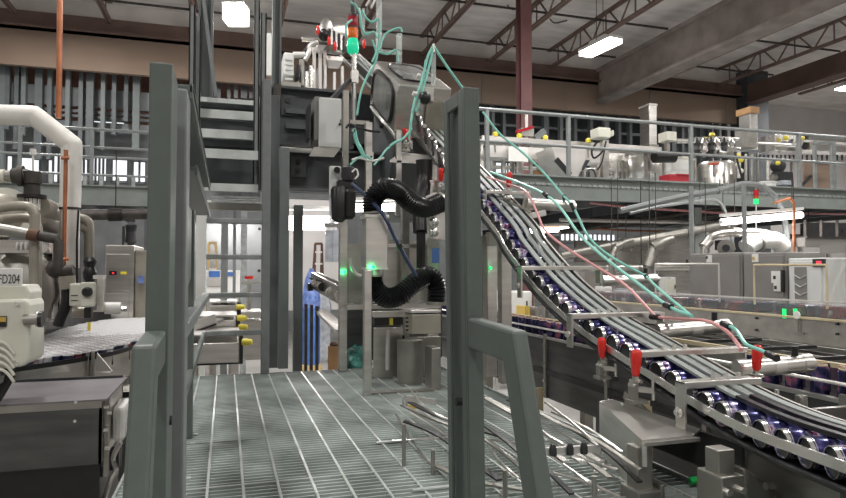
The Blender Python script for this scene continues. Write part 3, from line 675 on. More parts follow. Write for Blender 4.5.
for u in (785,796): p = xy(u,313); build('added_green_glow', MB().box((X5-.012,p.y-.02,p.z-.05),(X5-.004,p.y+.02,p.z+.04)), 'lens_glow_green', t)  # glowing patches stand in for green light reflected in the panel
m = MB(); a,b = xy(692,297),xy(742,297)
for lab,u0,u1,v in (('left',652,715,264),('right',750,822,265)):
    p,q = xy(u0,v),xy(u1,v)
    build('hoop_guard', MB().tube([(X5+.05,p.y,.3),(X5+.05,p.y,p.z),(X5+.05,q.y,q.z),(X5+.05,q.y,.3)],.012,6), 'strip' if lab=='right' else 'steel_lit', t, True)
y = 3.2; n = 0
tr = None
while y < 8.6:
    if tr is None:
        tr = thing('packed_tray','clear wrapped pack of cans riding on the long right conveyor','packed tray',(X5+.25,y,zt+.01),'wrapped packs on the long right conveyor')
        build('cans', MB().box((X5+.08,y-.17,zt+.01),(X5+.42,y+.17,.32)), 'can_mixed', tr, bevel=.02); build('wrap', MB().box((X5+.06,y-.19,zt+.015),(X5+.44,y+.19,.345)), 'clear_sheet', tr, bevel=.02)
    else: dup(tr, (X5+.25,y,zt+.01))
    y += .47 if n%3 else .62; n += 1
# grey cabinets behind it
X6 = 6.2
def cabinet(label, u0, u1, vt, dp, m, zb=GZ):
    p,q = P(u0,vt,X=X6),P(u1,vt,X=X6)
    t = thing('electrical_cabinet',label,'cabinet',(X6+dp/2,(p.y+q.y)/2,zb))
    z = P((u0+u1)/2,vt,X=X6).z
    build('body', MB().box((X6,q.y,zb+.1),(X6+dp,p.y,z)), m, t, bevel=.015)
    build('plinth', MB().box((X6+.03,q.y+.02,zb),(X6+dp-.03,p.y-.02,zb+.1)), 'dark_metal', t)
    build('door', MB().box((X6-.015,q.y+.03,zb+.15),(X6,p.y-.03,z-.04)), m, t, bevel=.004)
    return t, p.y, q.y, z
t,a,b,z = cabinet('left of the two tall matt grey cabinets behind the long conveyor',690,742,253,.6,'cab_grey')
p = P(709,258,X=X6-.02); build('warning_label', MB().box((X6-.02,p.y-.05,p.z-.06),(X6-.016,p.y+.05,p.z+.04)), 'white', t); p = P(707,257.5,X=X6-.02); build('label_mark', MB().box((X6-.023,p.y-.015,p.z-.02),(X6-.02,p.y+.02,p.z+.02)), 'dark_metal', t)
t,a,b,z = cabinet('right of the two matt grey cabinets bearing white labels and black handle',743,786,252.5,.6,'cab_grey')
for u,v,s in ((755,258,.05),(776,277,.07),(777,287,.05)):
    p = P(u,v,X=X6-.02); build('warning_label', MB().box((X6-.02,p.y-s,p.z-s),(X6-.016,p.y+s,p.z+s)), 'white', t)
    q = P(u-1.5,v+.5,X=X6-.02); build('label_mark', MB().box((X6-.023,q.y-.018,q.z-.02),(X6-.02,q.y+.018,q.z+.02)), 'ochre' if v<270 else 'dark_metal', t)
p = P(783,281,X=X6-.03); build('handle', MB().box((X6-.05,p.y-.02,p.z-.13),(X6-.015,p.y+.02,p.z+.13)), 'black', t, bevel=.008)
t,a,b,z = cabinet('pale cabinet with grey chevron strip and red display',788,824,258,.5,'panel_grey')
p = P(819,262.5,X=X6-.02); build('display', MB().box((X6-.022,p.y-.08,p.z-.05),(X6-.015,p.y+.08,p.z+.04)), 'black', t); build('digits', MB().box((X6-.025,p.y-.03,p.z-.02),(X6-.022,p.y+.03,p.z+.015)), 'led_red', t)
p,q = P(796,280,X=X6),P(808,280,X=X6); zt1,zt0 = P(802,267,X=X6).z,P(802,302,X=X6).z
build('chevron_strip', MB().box((X6-.022,q.y,zt0),(X6-.012,p.y,zt1)), 'cab_grey', t)
yc=(p.y+q.y)/2; hw=(p.y-q.y)/2
for k in range(4):
    zz = zt1-.09-k*.095; build('chevron', MB().bar((X6-.023,p.y,zz),(X6-.023,yc,zz-.04),.006,.012,(1,0,0)).bar((X6-.023,yc,zz-.04),(X6-.023,q.y,zz),.006,.012,(1,0,0)), 'panel_grey', t)
t = thing('round_oven','dull stainless rounded machine housing at the right picture edge','machine',(6.9,4.6,GZ))
p,q = P(822,258,X=6.5),P(905,258,X=6.5)
build('body', MB().box((6.5,q.y,GZ+.2),(7.4,p.y,p.z)), 'steel', t, bevel=.1); build('base', MB().box((6.55,q.y+.05,GZ),(7.3,p.y-.05,GZ+.2)), 'dark_metal', t); build('top_rail', MB().bar((6.5,q.y,p.z+.1),(6.5,p.y,p.z+.1),.06,.1), 'cab_grey', t)
t = thing('cable_duct','dark horizontal duct above the pale cabinet at right','duct',on(825,246,8.2)); build('trunk', MB().px(795,238,860,247,8.2,.2), 'cab_grey', t); build('cover', MB().px(795,236.5,860,238.5,8.18,.24), 'iron', t)
for k in range(3): build('hanger', MB().px(805+k*16,220,807+k*16,238,8.25,.05), 'iron', t)
machine('dark machine seen above the duct at the right edge', 800,222,850,238,9.6,.5,'steel_dark','dark_metal')
# ================================================================== grating platform
GX0, GX1, GY0, GY1 = -0.30, 1.36, 0.55, 4.12
t = thing('grating_platform','galvanized bar grating walkway in the middle foreground','walkway',((GX0+GX1)/2,2.3,-.06))
m = MB(); y = GY0
while y < GY1: m.box((GX0,y,-.032),(GX1,y+.005,0)); y += .030
o = build('bearing_bars', m, 'grating', t); o['kind'] = 'stuff'
m = MB(); x = GX0+.05
while x < GX1: m.box((x-.004,GY0,-.007),(x+.004,GY1,.002)); x += .1016
o = build('cross_rods', m, 'weld_rod', t); o['kind'] = 'stuff'
for x in (GX0, GX1): build('edge_band', MB().box((x-.004,GY0,-.035),(x+.004,GY1,.012 if x > 0 else .003)), 'galv', t)
for y in (GY0, GY1): build('edge_band', MB().box((GX0,y-.004,-.035),(GX1,y+.004,.004)), 'galv', t)
for k,(y,x0,x1) in enumerate(((2.02,-.25,.62),(2.55,-.25,.12))): build('joint_bar', MB().box((x0,y,.0),(x1,y+.007,.0025)), 'weld_rod', t)
for x in (GX0+.05,.52,1.30): build('support_beam', MB().box((x-.04,GY0,-.15),(x+.04,GY1,-.036)), 'blue_steel', t)
for x in (GX0+.05,1.30):
    for y in (.8,4.0): build('leg', MB().box((x-.03,y-.03,GZ),(x+.03,y+.03,-.15)), 'blue_steel', t)
for u,v in ((392,443),(432,490)):
    p = P(u,v,Z=0); build('clip_plate', MB().box((p.x-.06,p.y-.008,.003),(p.x+.06,p.y+.008,.008)), 'weld_rod', t)
for u,v in ((196,434),(193,443),(188,478),(184,495),(182,397)): p = P(u,v,Z=.004); build('clip', MB().box((p.x-.008,p.y-.008,.002),(p.x+.008,p.y+.008,.006)), 'weld_rod', t)

# ------------------------------------------------------------------ foreground stair handrails
def handrail(label, x0, x1, u_top, v_top, zr0, yf, lean):
    y0 = 1.30; zt = P(u_top, v_top, Y=y0).z
    t = thing('stair_handrail', label, 'handrail', ((x0+x1)/2, y0, -.7))
    m = MB().box((x0,y0,-.7),(x1,y0+.012,zt)).box((x0,y0+.010,-.7),(x0+.008,y0+.040,zt)).box((x0,y0+.112,-.7),(x0+.008,y0+.14,zt)).box((x0,y0+.039,zt-.035),(x0+.008,y0+.113,zt)).box((x0+.016,y0+.01,-.7),(x0+.022,y0+.14,zt-.012)).box((x1-.012,y0+.010,-.7),(x1,y0+.14,zt)).box((x0+.002,y0+.01,zt-.012),(x1-.002,y0+.14,zt-.001))
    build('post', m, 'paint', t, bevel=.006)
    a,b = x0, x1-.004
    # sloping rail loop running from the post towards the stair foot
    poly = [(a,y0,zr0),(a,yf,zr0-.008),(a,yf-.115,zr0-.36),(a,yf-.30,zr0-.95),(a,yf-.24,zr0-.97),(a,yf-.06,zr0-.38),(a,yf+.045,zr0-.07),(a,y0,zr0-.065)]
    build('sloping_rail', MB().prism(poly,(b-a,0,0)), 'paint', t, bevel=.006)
    for ch in t.children:
        for v in ch.data.vertices:
            v.co.x += lean*(zt-(v.co.z+t.location.z))
    for z in (.35,): build('bolt', MB().cyl((x0-.004+lean*(zt-z),y0+.07,z),(x1+.004+lean*(zt-z),y0+.07,z),.010,n=6), 'dark_metal', t)
    return t
handrail('thick grey green channel handrail post in the right foreground', .493, .530, 472, 87, .545, 1.075, .014)
handrail('thick grey green channel handrail post in the left foreground', -.142, -.101, 158, 62, .535, 1.125, -.004)
# guard rail along the left and far platform edges
XG = -.117
t = thing('guard_railing','grey tube guard railing around the left and far edges of the grating','railing',(XG,2.8,0))
yF = 4.12
def zz(v): return P(230,v,Y=yF).z
xR = P(262,300,Y=yF).x
for v in (221,257,295,333): build('rail', MB().box((XG,yF-.02,zz(v)-.015),(xR,yF+.02,zz(v)+.015)), 'rail_grey', t, bevel=.005)
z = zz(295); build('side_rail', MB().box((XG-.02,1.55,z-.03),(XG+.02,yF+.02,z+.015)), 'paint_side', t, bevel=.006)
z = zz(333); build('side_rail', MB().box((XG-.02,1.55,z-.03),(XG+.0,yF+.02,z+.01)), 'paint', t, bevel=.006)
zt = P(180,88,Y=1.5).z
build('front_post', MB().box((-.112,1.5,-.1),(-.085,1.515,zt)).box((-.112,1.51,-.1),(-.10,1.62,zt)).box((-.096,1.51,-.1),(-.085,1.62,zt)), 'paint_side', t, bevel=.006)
build('cap_plate', MB().box((-.165,1.63,1.075),(-.08,3.5,1.095)).box((-.09,1.63,1.06),(-.08,3.5,1.10)), 'paint', t, bevel=.003)
build('cap_plate', MB().box((-.20,2.4,1.0),(-.10,4.4,1.012)).box((-.11,2.4,.985),(-.10,4.4,1.02)), 'paint', t, bevel=.003)
build('lower_plate', MB().prism([(XG-.03,1.66,.45),(XG-.03,1.66,.875),(XG-.03,2.6,.875),(XG-.03,2.6,.62)],(.02,0,0)), 'paint', t, bevel=.003)
build('side_post', MB().box((XG-.03,2.62,0),(XG,2.66,.88)), 'paint', t, bevel=.004)
build('corner_post', MB().box((xR-.005,yF-.03,0),(xR+.045,yF+.03,P(264,80,Y=yF).z)), 'paint_side', t, bevel=.004)
for z in (.9,.64): build('rail_end_bolt', MB().cyl((xR-.02,yF-.03,z),(xR-.02,yF-.02,z),.01,n=6), 'dark_metal', t)

# ================================================================== left plant
# white insulated pipe and copper riser
Yp = 5.3
t = thing('insulated_pipe','thick white insulated pipe bending down at the upper left','pipe',P(70,270,Y=Yp))
pts = [P(-60,113,Y=Yp),P(34,115.5,Y=Yp),P(72,145,Y=Yp),P(70,205,Y=Yp)]
r = .072
build('horizontal_section', MB().cyl(pts[0],pts[1],r,n=20).sph(pts[1],r), 'white_pipe', t, True)
build('sloping_section', MB().cyl(pts[1],pts[2],r,n=20).sph(pts[2],r), 'white_pipe', t, True)
build('upper_drop', MB().cyl(pts[2],P(70,208,Y=Yp),r,n=20), 'white_pipe', t, True)
build('lower_drop', MB().cyl(P(70,209.5,Y=Yp),P(69.5,268,Y=Yp),r*.92,n=20), 'white_pipe', t, True)
build('joint_band', MB().cyl(P(70,207.6,Y=Yp),P(70,209.8,Y=Yp),r*1.03,n=20), 'dark_metal', t, True)
build('cable', MB().tube([P(78.5,210,Y=Yp-.05),P(77,240,Y=Yp-.05),P(77,300,Y=Yp-.05)],.008,6), 'black', t, True)
t = thing('copper_pipe','thin copper pipe rising in front of the white insulated pipe','pipe',P(63,312,Y=5.1))
build('riser', MB().tube([P(60,-30,Y=5.1),P(59.5,60,Y=5.1),P(58.5,118,Y=5.1)],.019,10), 'copper', t, True)
build('lower_riser', MB().tube([P(66,150,Y=5.1),P(65,205,Y=5.1),P(63.5,312,Y=5.1)],.014,10), 'copper', t, True)
for v in (158,259): build('clip', MB().cyl(P(61,v,Y=5.05),P(69,v,Y=5.05),.012), 'copper', t, True)
# black iron pipework with elbow
Y = 4.9
t = thing('iron_pipe','dark iron elbow pipe with flange standing on the ribbed machine','pipe',P(30,205,Y=Y))
build('elbow', MB().tube([P(12,176,Y=Y),P(24,176,Y=Y),P(31,179,Y=Y),P(32,187,Y=Y),P(32,204,Y=Y)],.05,12,4), 'iron', t, True)
build('tee', MB().cyl(P(18,176,Y=Y),P(24,176,Y=Y),.07).cyl(P(32,172,Y=Y),P(32,184,Y=Y),.06), 'iron', t, True)
build('white_nipple', MB().cyl(P(-4,176,Y=Y),P(5,176,Y=Y),.045), 'ivory', t, True); build('barrel', MB().cyl(P(4,176,Y=Y),P(13,176,Y=Y),.035), 'steel_dull', t, True)
build('flange', MB().cyl(P(32,195,Y=Y),P(32,198,Y=Y),.09), 'black', t, True); build('neck', MB().cyl(P(32,199,Y=Y),P(32,210,Y=Y),.05), 'steel_lit', t, True)
build('gauge', MB().cyl(P(33,149,Y=Y),P(33,155,Y=Y),.02).cyl(P(33,155,Y=Y),P(33,172,Y=Y),.007), 'white', t, True)
# ribbed pasteuriser with bent pipes
Y = 4.6
t = thing('pasteuriser','stainless machine with ribbed cream header pipes at the left edge','machine',P(20,330,Y=5.2)*1 - V((0,0,P(20,330,Y=5.2).z-GZ)))
a = P(-40,330,Y=5.3); b = P(62,240,Y=5.3)
build('body', MB().box((a.x,5.3,.27),(P(64,250,Y=5.3).x,5.9,P(40,240,Y=5.3).z)), 'iron', t)
for x in (a.x+.05, -1.62):
    for y in (5.35,5.85): build('leg', MB().box((x-.04,y-.04,GZ),(x+.04,y+.04,.27)), 'steel_dull', t)
build('header_drum', MB().lathe([(.02,0),(.09,.01),(.13,.04),(.14,.10),(.14,.8)],P(3,212,Y=4.75)-V((0,0,0)),(-.35,.75,-.12),n=24), 'pipe_ivory', t, True)
build('drum_flange', MB().lathe([(.12,0),(.165,0),(.165,.03),(.12,.03)],P(6,212,Y=4.82),(-.35,.75,-.12),n=24), 'ivory', t, True)
for k,(u,v,s) in enumerate(((20,206,1),(22,218,1.08),(72,218,.8),(72,227,.85))):
    Yk = 4.45+.1*k if k<2 else 5.6
    if k<2: pts=[P(u-22,v+2,Y=Yk),P(u-4,v,Y=Yk),P(u+9,v+1,Y=Yk),P(u+14.5,v+8,Y=Yk),P(u+15,v+20,Y=Yk),P(u+14,v+100,Y=Yk)]
    else: pts=[P(u-4,v+1,Y=Yk),P(u+8,v,Y=Yk),P(u+15,v+3,Y=Yk),P(u+17,v+10,Y=Yk),P(u+17,v+40,Y=Yk)]
    build('bend_pipe', MB().tube(pts,.030 if k<2 else .036,10,4), 'pipe_ivory', t, True)
build('long_header', MB().cyl(P(36,206,Y=5.0),P(66,219,Y=6.2),.085,n=16), 'pipe_ivory', t, True)
build('second_header', MB().cyl(P(30,216,Y=5.0),P(66,228,Y=6.2),.075,n=16), 'pipe_ivory', t, True)
build('brown_pipe', MB().tube([P(-6,228,Y=4.4),P(18,232,Y=4.4),P(38,236,Y=4.4)],.034,10), 'steel_dull', t, True); build('dark_pipe', MB().tube([P(38,236,Y=4.4),P(56,239,Y=4.4),P(59,244,Y=4.4),P(58,268,Y=4.4)],.03,10), 'iron', t, True)
build('rust_collar', MB().cyl(P(28,234,Y=4.39),P(38,236,Y=4.39),.037), 'rust', t, True)
build('valve_rail', MB().box((P(-10,0,Y=4.9).x,4.9,P(25,253,Y=4.9).z),(P(54,0,Y=4.9).x,5.0,P(25,240,Y=4.9).z)), 'steel', t)
for u in (17,21.5,26,31): build('white_valve', MB().px(u-1.7,242,u+1.7,250,4.85,.05), 'white', t, bevel=.006)
p = P(42,248,Y=4.85); build('dial', MB().cyl(p,p+V((0,.04,0)),.035), 'steel_bright', t, True)
build('cross_brace', MB().bar(P(2,246,Y=5.1),P(8,272,Y=5.1),.03,.03).bar(P(18,252,Y=5.1),P(6,268,Y=5.1),.03,.03), 'black', t)
for u,w_ in ((30,3),(37,5),(46,3),(52,6),(60,4)): build('vertical_panel', MB().px(u,250,u+w_,319,5.15,.1), 'steel' if u!=46 else 'dark_metal', t)
build('bulge', MB().lathe([(.05,-.35),(.2,-.3),(.24,-.1),(.22,.1),(.1,.28)],P(22,280,Y=5.2),n=20), 'steel_dull', t, True)
t = thing('pipe_elbow','black pipe elbow joined to a tee below the white insulated pipe','pipe',P(62,300,Y=4.7))
build('elbow', MB().tube([P(58,262,Y=4.7),P(57,269,Y=4.7),P(62,272,Y=4.7),P(74,271,Y=4.7)],.045,10,4).sph(P(56,269,Y=4.7),.06), 'iron', t, True)
build('drop_hose', MB().tube([P(66,277,Y=4.7),P(67,292,Y=4.7),P(66,305,Y=4.7),P(61,318,Y=4.7),P(58,326,Y=4.7)],.035,10,4), 'black', t, True); build('collar', MB().cyl(P(67,276,Y=4.68),P(68,289,Y=4.68),.05), 'pipe_ivory', t, True)
build('valve', MB().lathe([(.02,-.10),(.04,-.06),(.045,-.02),(.03,.02),(.045,.06),(.02,.09)],P(90,270,Y=4.9)), 'black', t, True)
# stainless control cabinet with red display
Y = 7.3; a = P(105,305,Y=Y)
t = thing('control_cabinet','stainless cabinet with red display beside the left handrail post','cabinet',(P(118,300,Y=Y).x,Y+.3,GZ))
x0,x1,x2 = P(105,270,Y=Y).x,P(132,270,Y=Y).x,P(150,270,Y=Y+.7).x
build('body', MB().box((x0,Y,GZ),(x1+.02,Y+.8,P(118,245,Y=Y).z)), 'steel', t, bevel=.01)
build('door', MB().box((x0+.01,Y-.02,P(118,291,Y=Y).z),(x1-.02,Y,P(118,254,Y=Y).z)), 'steel', t, bevel=.006)
build('lower_door', MB().box((x0+.01,Y-.02,GZ+.1),(x1-.02,Y,P(118,293,Y=Y).z)), 'steel', t, bevel=.006)
p = P(113,273,Y=Y-.02); d = build('display', MB().px(109,271,117,275,Y-.03,.01), 'black', t); build('digits', MB().px(112,272.4,114,273.8,Y-.035,.005), 'led_red', d)
build('yellow_label', MB().px(120.5,271.5,127,274.5,Y-.03,.01), 'yellow', t)
build('side_duct', MB().box((x1+.02,Y+.05,GZ),(x1+.35,Y+.6,P(140,250,Y=Y).z)), 'pipe_ivory', t, bevel=.01)
p = P(140,280,Y=Y); build('blue_screen', MB().px(138,276,144,283,Y-.0,.05), 'blue_wrap', t)
single('valve_actuator', MB().px(122,226,125,246,7.4,.06).lathe([(.02,-.12),(.06,-.08),(.05,.03),(.06,.1),(.02,.14)],(P(131,238,Y=7.5).x,7.5,P(118,245,Y=7.3).z+.12)), 'dark_metal','dark valve actuator standing on the stainless control cabinet','valve')
pipe('rusted pipe crossing below the left mezzanine beam', [P(80,215,Y=9),P(150,214,Y=9)], .07, 'iron', 0, 12)
# gearmotor with sign
Y = 3.15
t = thing('gear_motor','ivory ribbed gearmotor under the lettered sign at the left edge','motor',P(14,372,Y=Y))
a = P(-30,0,Y=Y); 
poly = [P(u,v,Y=Y) for u,v in ((-30,301),(25,299),(29,303),(29,362),(22,367),(-30,372))]
build('housing', MB().prism(poly,(0,.25,0)), 'ivory', t, bevel=.012)
build('terminal_box', MB().prism([P(u,v,Y=Y+.05) for u,v in ((-30,285),(26,285),(30,292),(29,301),(-30,302))],(0,.2,0)), 'ivory', t, bevel=.008)
for k in range(5):
    v = 342+k*7; build('rib', MB().tube([P(-8,v-2,Y=Y-.005),P(2,v,Y=Y-.012),P(8,v+4,Y=Y-.012),P(14,v+12,Y=Y-.005)],.007,6,3), 'ivory', t, True)
build('nameplate', MB().px(-10,316,7,327,Y-.012,.012), 'black', t); build('plate_mark', MB().px(-6,317,6,322,Y-.018,.006), 'ochre', t)
for u,v in ((18,304),(17,364)): p = P(u,v,Y=Y); build('bolt', MB().cyl(p-V((0,.012,0)),p,.009,n=6), 'steel_bright', t)
build('gland', MB().cyl(P(24,320,Y=Y),P(37,319,Y=Y),.024).cyl(P(37,319,Y=Y),P(42,319,Y=Y),.034), 'steel_dull', t, True); build('gland_cap', MB().cyl(P(39,319,Y=Y-.01),P(43,319,Y=Y-.01),.036), 'black', t, True)
build('foot', MB().tube([P(8,368,Y=Y+.1),P(8,376,Y=Y+.1),P(0,390,Y=Y+.05),P(-8,402,Y=Y)],.03,8), 'black', t, True); build('bracket', MB().px(-12,374,6,385,Y-.02,.1), 'steel', t)
# printed sign
t = thing('sign','white plastic plate lettered VFD204 above the ivory gearmotor','sign',P(5,285,Y=3.2))
build('plate', MB().px(-22,268,23,286,3.2,.01), 'white', t, bevel=.003)
q = P(19.3,278,Y=3.19); s = .036*1.35
o = lettering('lettering','VFD204',.072,P(0.5,279,Y=3.195),(math.pi/2,0,0),'black',t)
# square the letters up to the width and height on the plate
w_ = (P(19.6,279,Y=3.19).x-P(-7,279,Y=3.19).x); h_ = (P(5,274.5,Y=3.19).z-P(5,283.8,Y=3.19).z)
xs=[v.co.x for v in o.data.vertices]; ys=[v.co.y for v in o.data.vertices]
for v in o.data.vertices: v.co.x = (v.co.x-min(xs))/(max(xs)-min(xs))*w_-w_/2; v.co.y = ((v.co.y-min(ys))/(max(ys)-min(ys))-.5)*h_
o.location = V((P(6.3,279,Y=3.195).x,3.198,P(6.3,279,Y=3.195).z))-wloc(t)
build('stem', MB().px(8,284,14,300,3.215,.02), 'steel', t)
# second drive box over the can table
Y = 4.5
t = thing('drive_box','ivory drive box with round black knob over the can table','motor',P(86,316,Y=Y))
build('housing', MB().px(69,283,97,306,Y,.16), 'ivory', t, bevel=.01); build('front_cover', MB().px(80,282,96,307,Y-.02,.04), 'ivory', t, bevel=.008)
p = P(87.5,292,Y=Y-.02); build('knob', MB().lathe([(.032,0),(.032,.015),(.022,.03)],p,(0,-1,0)), 'black', t, True)
for v in (295,300): build('vent_line', MB().px(71,v,78,v+1,Y-.004,.005), 'dark_metal', t)
build('mount_post', MB().px(97,277,105,312,Y+.1,.05), 'steel', t); build('mount_top', MB().px(93,275,106,279,Y+.08,.1), 'steel_lit', t)
build('roller', MB().cyl(P(105,308,Y=Y+.2),P(121,308,Y=Y+.2),.040), 'white', t, True); build('left_roller', MB().cyl(P(73,312,Y=Y+.2),P(88,312,Y=Y+.2),.038), 'pipe_ivory', t, True); build('spindle', MB().cyl(P(121,309,Y=Y+.2),P(127,309,Y=Y+.2),.018), 'steel_bright', t, True)
build('black_clamp', MB().px(84,307,93,318,Y+.02,.06), 'black', t)
# mass can table
zc0, zct = .02, .15
A_,B_,C_,D_,E_ = [P(u,v,Z=zct) for u,v in ((24,360),(150,334),(150,312),(50,330),(22,342))]
zf_ = zct-.036
t = thing('can_table','curved stainless accumulation table carrying the mass of white topped cans','conveyor',((A_.x+B_.x)/2,(A_.y+B_.y)/2,GZ))
fr = crom([P(u,v,Z=zct) for u,v in ((-10,363),(30,358.5),(80,351.5),(120,344),(152,334))],5)
bk = crom([P(u,v,Z=zct) for u,v in ((-10,348),(25,341),(50,331),(78,323),(105,318.5),(152,312))],5)
m = MB()
fa = [m.bm.verts.new((p.x,p.y,zc0)) for p in fr]; ba = [m.bm.verts.new((p.x,p.y,zc0)) for p in bk]
for i in range(len(fa)-1): m.bm.faces.new((fa[i],fa[i+1],ba[i+1],ba[i]))
bmesh.ops.solidify(m.bm, geom=m.bm.faces[:], thickness=.03); build('bed', m, 'steel_dark', t)
build('front_rail', MB().strip([V((p.x,p.y-.012,zf_-.012)) for p in fr],.028,.012,(0,0,1)), 'black', t)
build('front_panel', MB().strip([V((p.x,p.y-.006,zf_-.11)) for p in fr],.17,.01,(0,0,1)), 'steel', t)
build('back_guard', MB().strip([V((p.x,p.y+.03,zct-.02)) for p in bk],.20,.01,(0,0,1)), 'black', t)
build('guard_lip', MB().strip([V((p.x,p.y+.03,zct+.085)) for p in bk],.012,.02,(0,0,1)), 'steel', t)
p = P(89,327,Z=.17); build('yellow_flag', MB().box((p.x-.012,p.y,p.z-.04),(p.x+.012,p.y+.01,p.z+.04)), 'yellow', t)
for u in (88,93): q = P(u,360,Y=4.35); build('bracket', MB().px(u-2,352,u+2,378,4.38,.03), 'steel_dull', t)
build('fin', MB().prism([P(97,353,Y=4.3),P(112,371,Y=4.2),P(110,373,Y=4.2),P(95,372,Y=4.3)],(0,.02,0)), 'steel_lit', t)
for k,(u,v) in enumerate(((60,372),(140,350))): q = P(u,v,Z=-.1); build('leg', MB().box((q.x-.03,q.y+.06,GZ),(q.x+.03,q.y+.12,-.1)), 'steel', t)
def inside(x, y, poly):
    c = False; n = len(poly)
    for i in range(n):
        a, b = poly[i], poly[i-1]
        if (a[1] > y) != (b[1] > y) and x < (b[0]-a[0])*(y-a[1])/(b[1]-a[1])+a[0]: c = not c
    return c
poly = [(p.x,p.y) for p in [V((q.x-.01,q.y+.03,0)) for q in fr[3:]]] + [(p.x+.02,p.y-.02) for p in bk[::-1][:-3]]
spots = []; j = 0; y = 3.6
while y < 9:
    x = -2.2+(j%2)*.0342
    while x < 0:
        if inside(x,y,poly): spots.append((x,y))
        x += .0684
    y += .0592; j += 1
spots.sort(key=lambda s: s[0]**2+s[1]**2); rest = spots[190:520]; spots = spots[:190]; print('table cans', len(spots), len(rest))
def can_up(name, label, group, prm, top, r=.0325, h=.122, n=14, ew=1.0):
    m = MB().lathe([(r*.8,0),(r,.008),(r,h-.012),(r*.86,h-.002)],(0,0,0),n=n)
    me_o = build(name, m, prm, None, True); me_o['label']=label; me_o['category']='can'; me_o['group']=group
    build('end', MB().lathe([(r*ew,h-.008),(r*ew,h+.001),(r*ew*.88,h+.001),(r*ew*.84,h-.003)],(0,0,0),n=n), top, me_o, True)
    return me_o
proto = can_up('can','white topped beverage can packed on the curved accumulation table','white topped cans on the curved table','can_mixed','lid_white')
for i,(x,y) in enumerate(spots):
    if i == 0: proto.location = (x,y,zc0)
    else: dup(proto,(x,y,zc0),random.random()*6)
m = MB()
for x,y in rest: m.lathe([(.0325,zc0+.002),(.0325,zc0+.122),(.028,zc0+.122),(.027,zc0+.118)],(x,y,0),n=10)
if rest:
    o = single('can_mass', m, 'lid_white', 'white topped cans farther back on the curved table merging into one mass', 'cans', smooth=True); o['kind'] = 'stuff'
# stainless gearbox hood below it
zt_ = .056; yb = 3.2
xr_ = P(102,400,Y=yb).x
t = thing('conveyor_hood','large stainless box hood below the can table at lower left','conveyor',(-1.1,yb+.3,GZ))
zb_ = P(50,468,Y=yb).z
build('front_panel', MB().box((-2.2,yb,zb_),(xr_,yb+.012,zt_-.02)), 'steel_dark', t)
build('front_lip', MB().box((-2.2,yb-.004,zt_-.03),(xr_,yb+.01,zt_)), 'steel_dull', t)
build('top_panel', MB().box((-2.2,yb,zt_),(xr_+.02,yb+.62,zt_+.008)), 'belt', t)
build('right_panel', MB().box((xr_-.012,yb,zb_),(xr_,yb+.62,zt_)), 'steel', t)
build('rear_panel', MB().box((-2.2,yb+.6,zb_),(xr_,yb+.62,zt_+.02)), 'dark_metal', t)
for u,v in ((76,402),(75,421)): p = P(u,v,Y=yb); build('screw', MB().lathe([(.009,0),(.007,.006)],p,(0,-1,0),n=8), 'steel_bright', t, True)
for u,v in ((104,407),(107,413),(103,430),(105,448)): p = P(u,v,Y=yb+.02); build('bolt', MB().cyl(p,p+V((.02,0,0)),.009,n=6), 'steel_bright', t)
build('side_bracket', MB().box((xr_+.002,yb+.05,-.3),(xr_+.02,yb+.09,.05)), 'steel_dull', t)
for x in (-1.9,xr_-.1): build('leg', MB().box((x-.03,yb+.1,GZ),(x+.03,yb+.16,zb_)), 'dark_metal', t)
build('dark_void_block', MB().box((-2.2,yb+.03,GZ+.05),(xr_-.01,yb+.58,zb_)), 'black', t)  # black block added to make the dark void under the hood
t = thing('drive_guard','white plastic drive guard between the stainless hood and the left handrail','guard',P(122,440,Y=3.5))
build('cover', MB().px(112,397,132,442,3.45,.25), 'white', t, bevel=.02); build('lower_gear', MB().px(108,446,122,470,3.45,.1), 'dark_metal', t)
build('rod', MB().tube([P(106,400,Y=3.4),P(114,388,Y=3.6),P(122,380,Y=3.8)],.012,6), 'steel_bright', t, True)
t = thing('tie_rod','bright bent tie rod hanging under the white drive guard','rod',P(113,470,Y=3.3)); build('rod', MB().tube([P(121,442,Y=3.3),P(113,458,Y=3.3),P(116,470,Y=3.3),P(110,482,Y=3.3),P(104,500,Y=3.3)],.012,6,4), 'steel_bright', t, True); build('bracket', MB().px(97,465,108,477,3.28,.05), 'steel_dark', t)
# dark conveyor body in the lower left and the ledge below the can table
t = thing('side_conveyor','stainless lower side conveyor under the front of the can table','conveyor',(-.9,4.2,GZ))
build('side_panel', MB().box((-2.0,4.3,-.4),(-.55,4.32,-.10)), 'steel', t); build('bed', MB().box((-2,4.32,-.16),(-.55,4.7,-.12)), 'steel_dull', t); build('black_strip', MB().box((-2,4.285,-.13),(-.55,4.3,-.10)), 'black', t)
for x in (-1.8,-.6): build('leg', MB().box((x-.03,4.4,GZ),(x+.03,4.46,-.16)), 'steel', t)
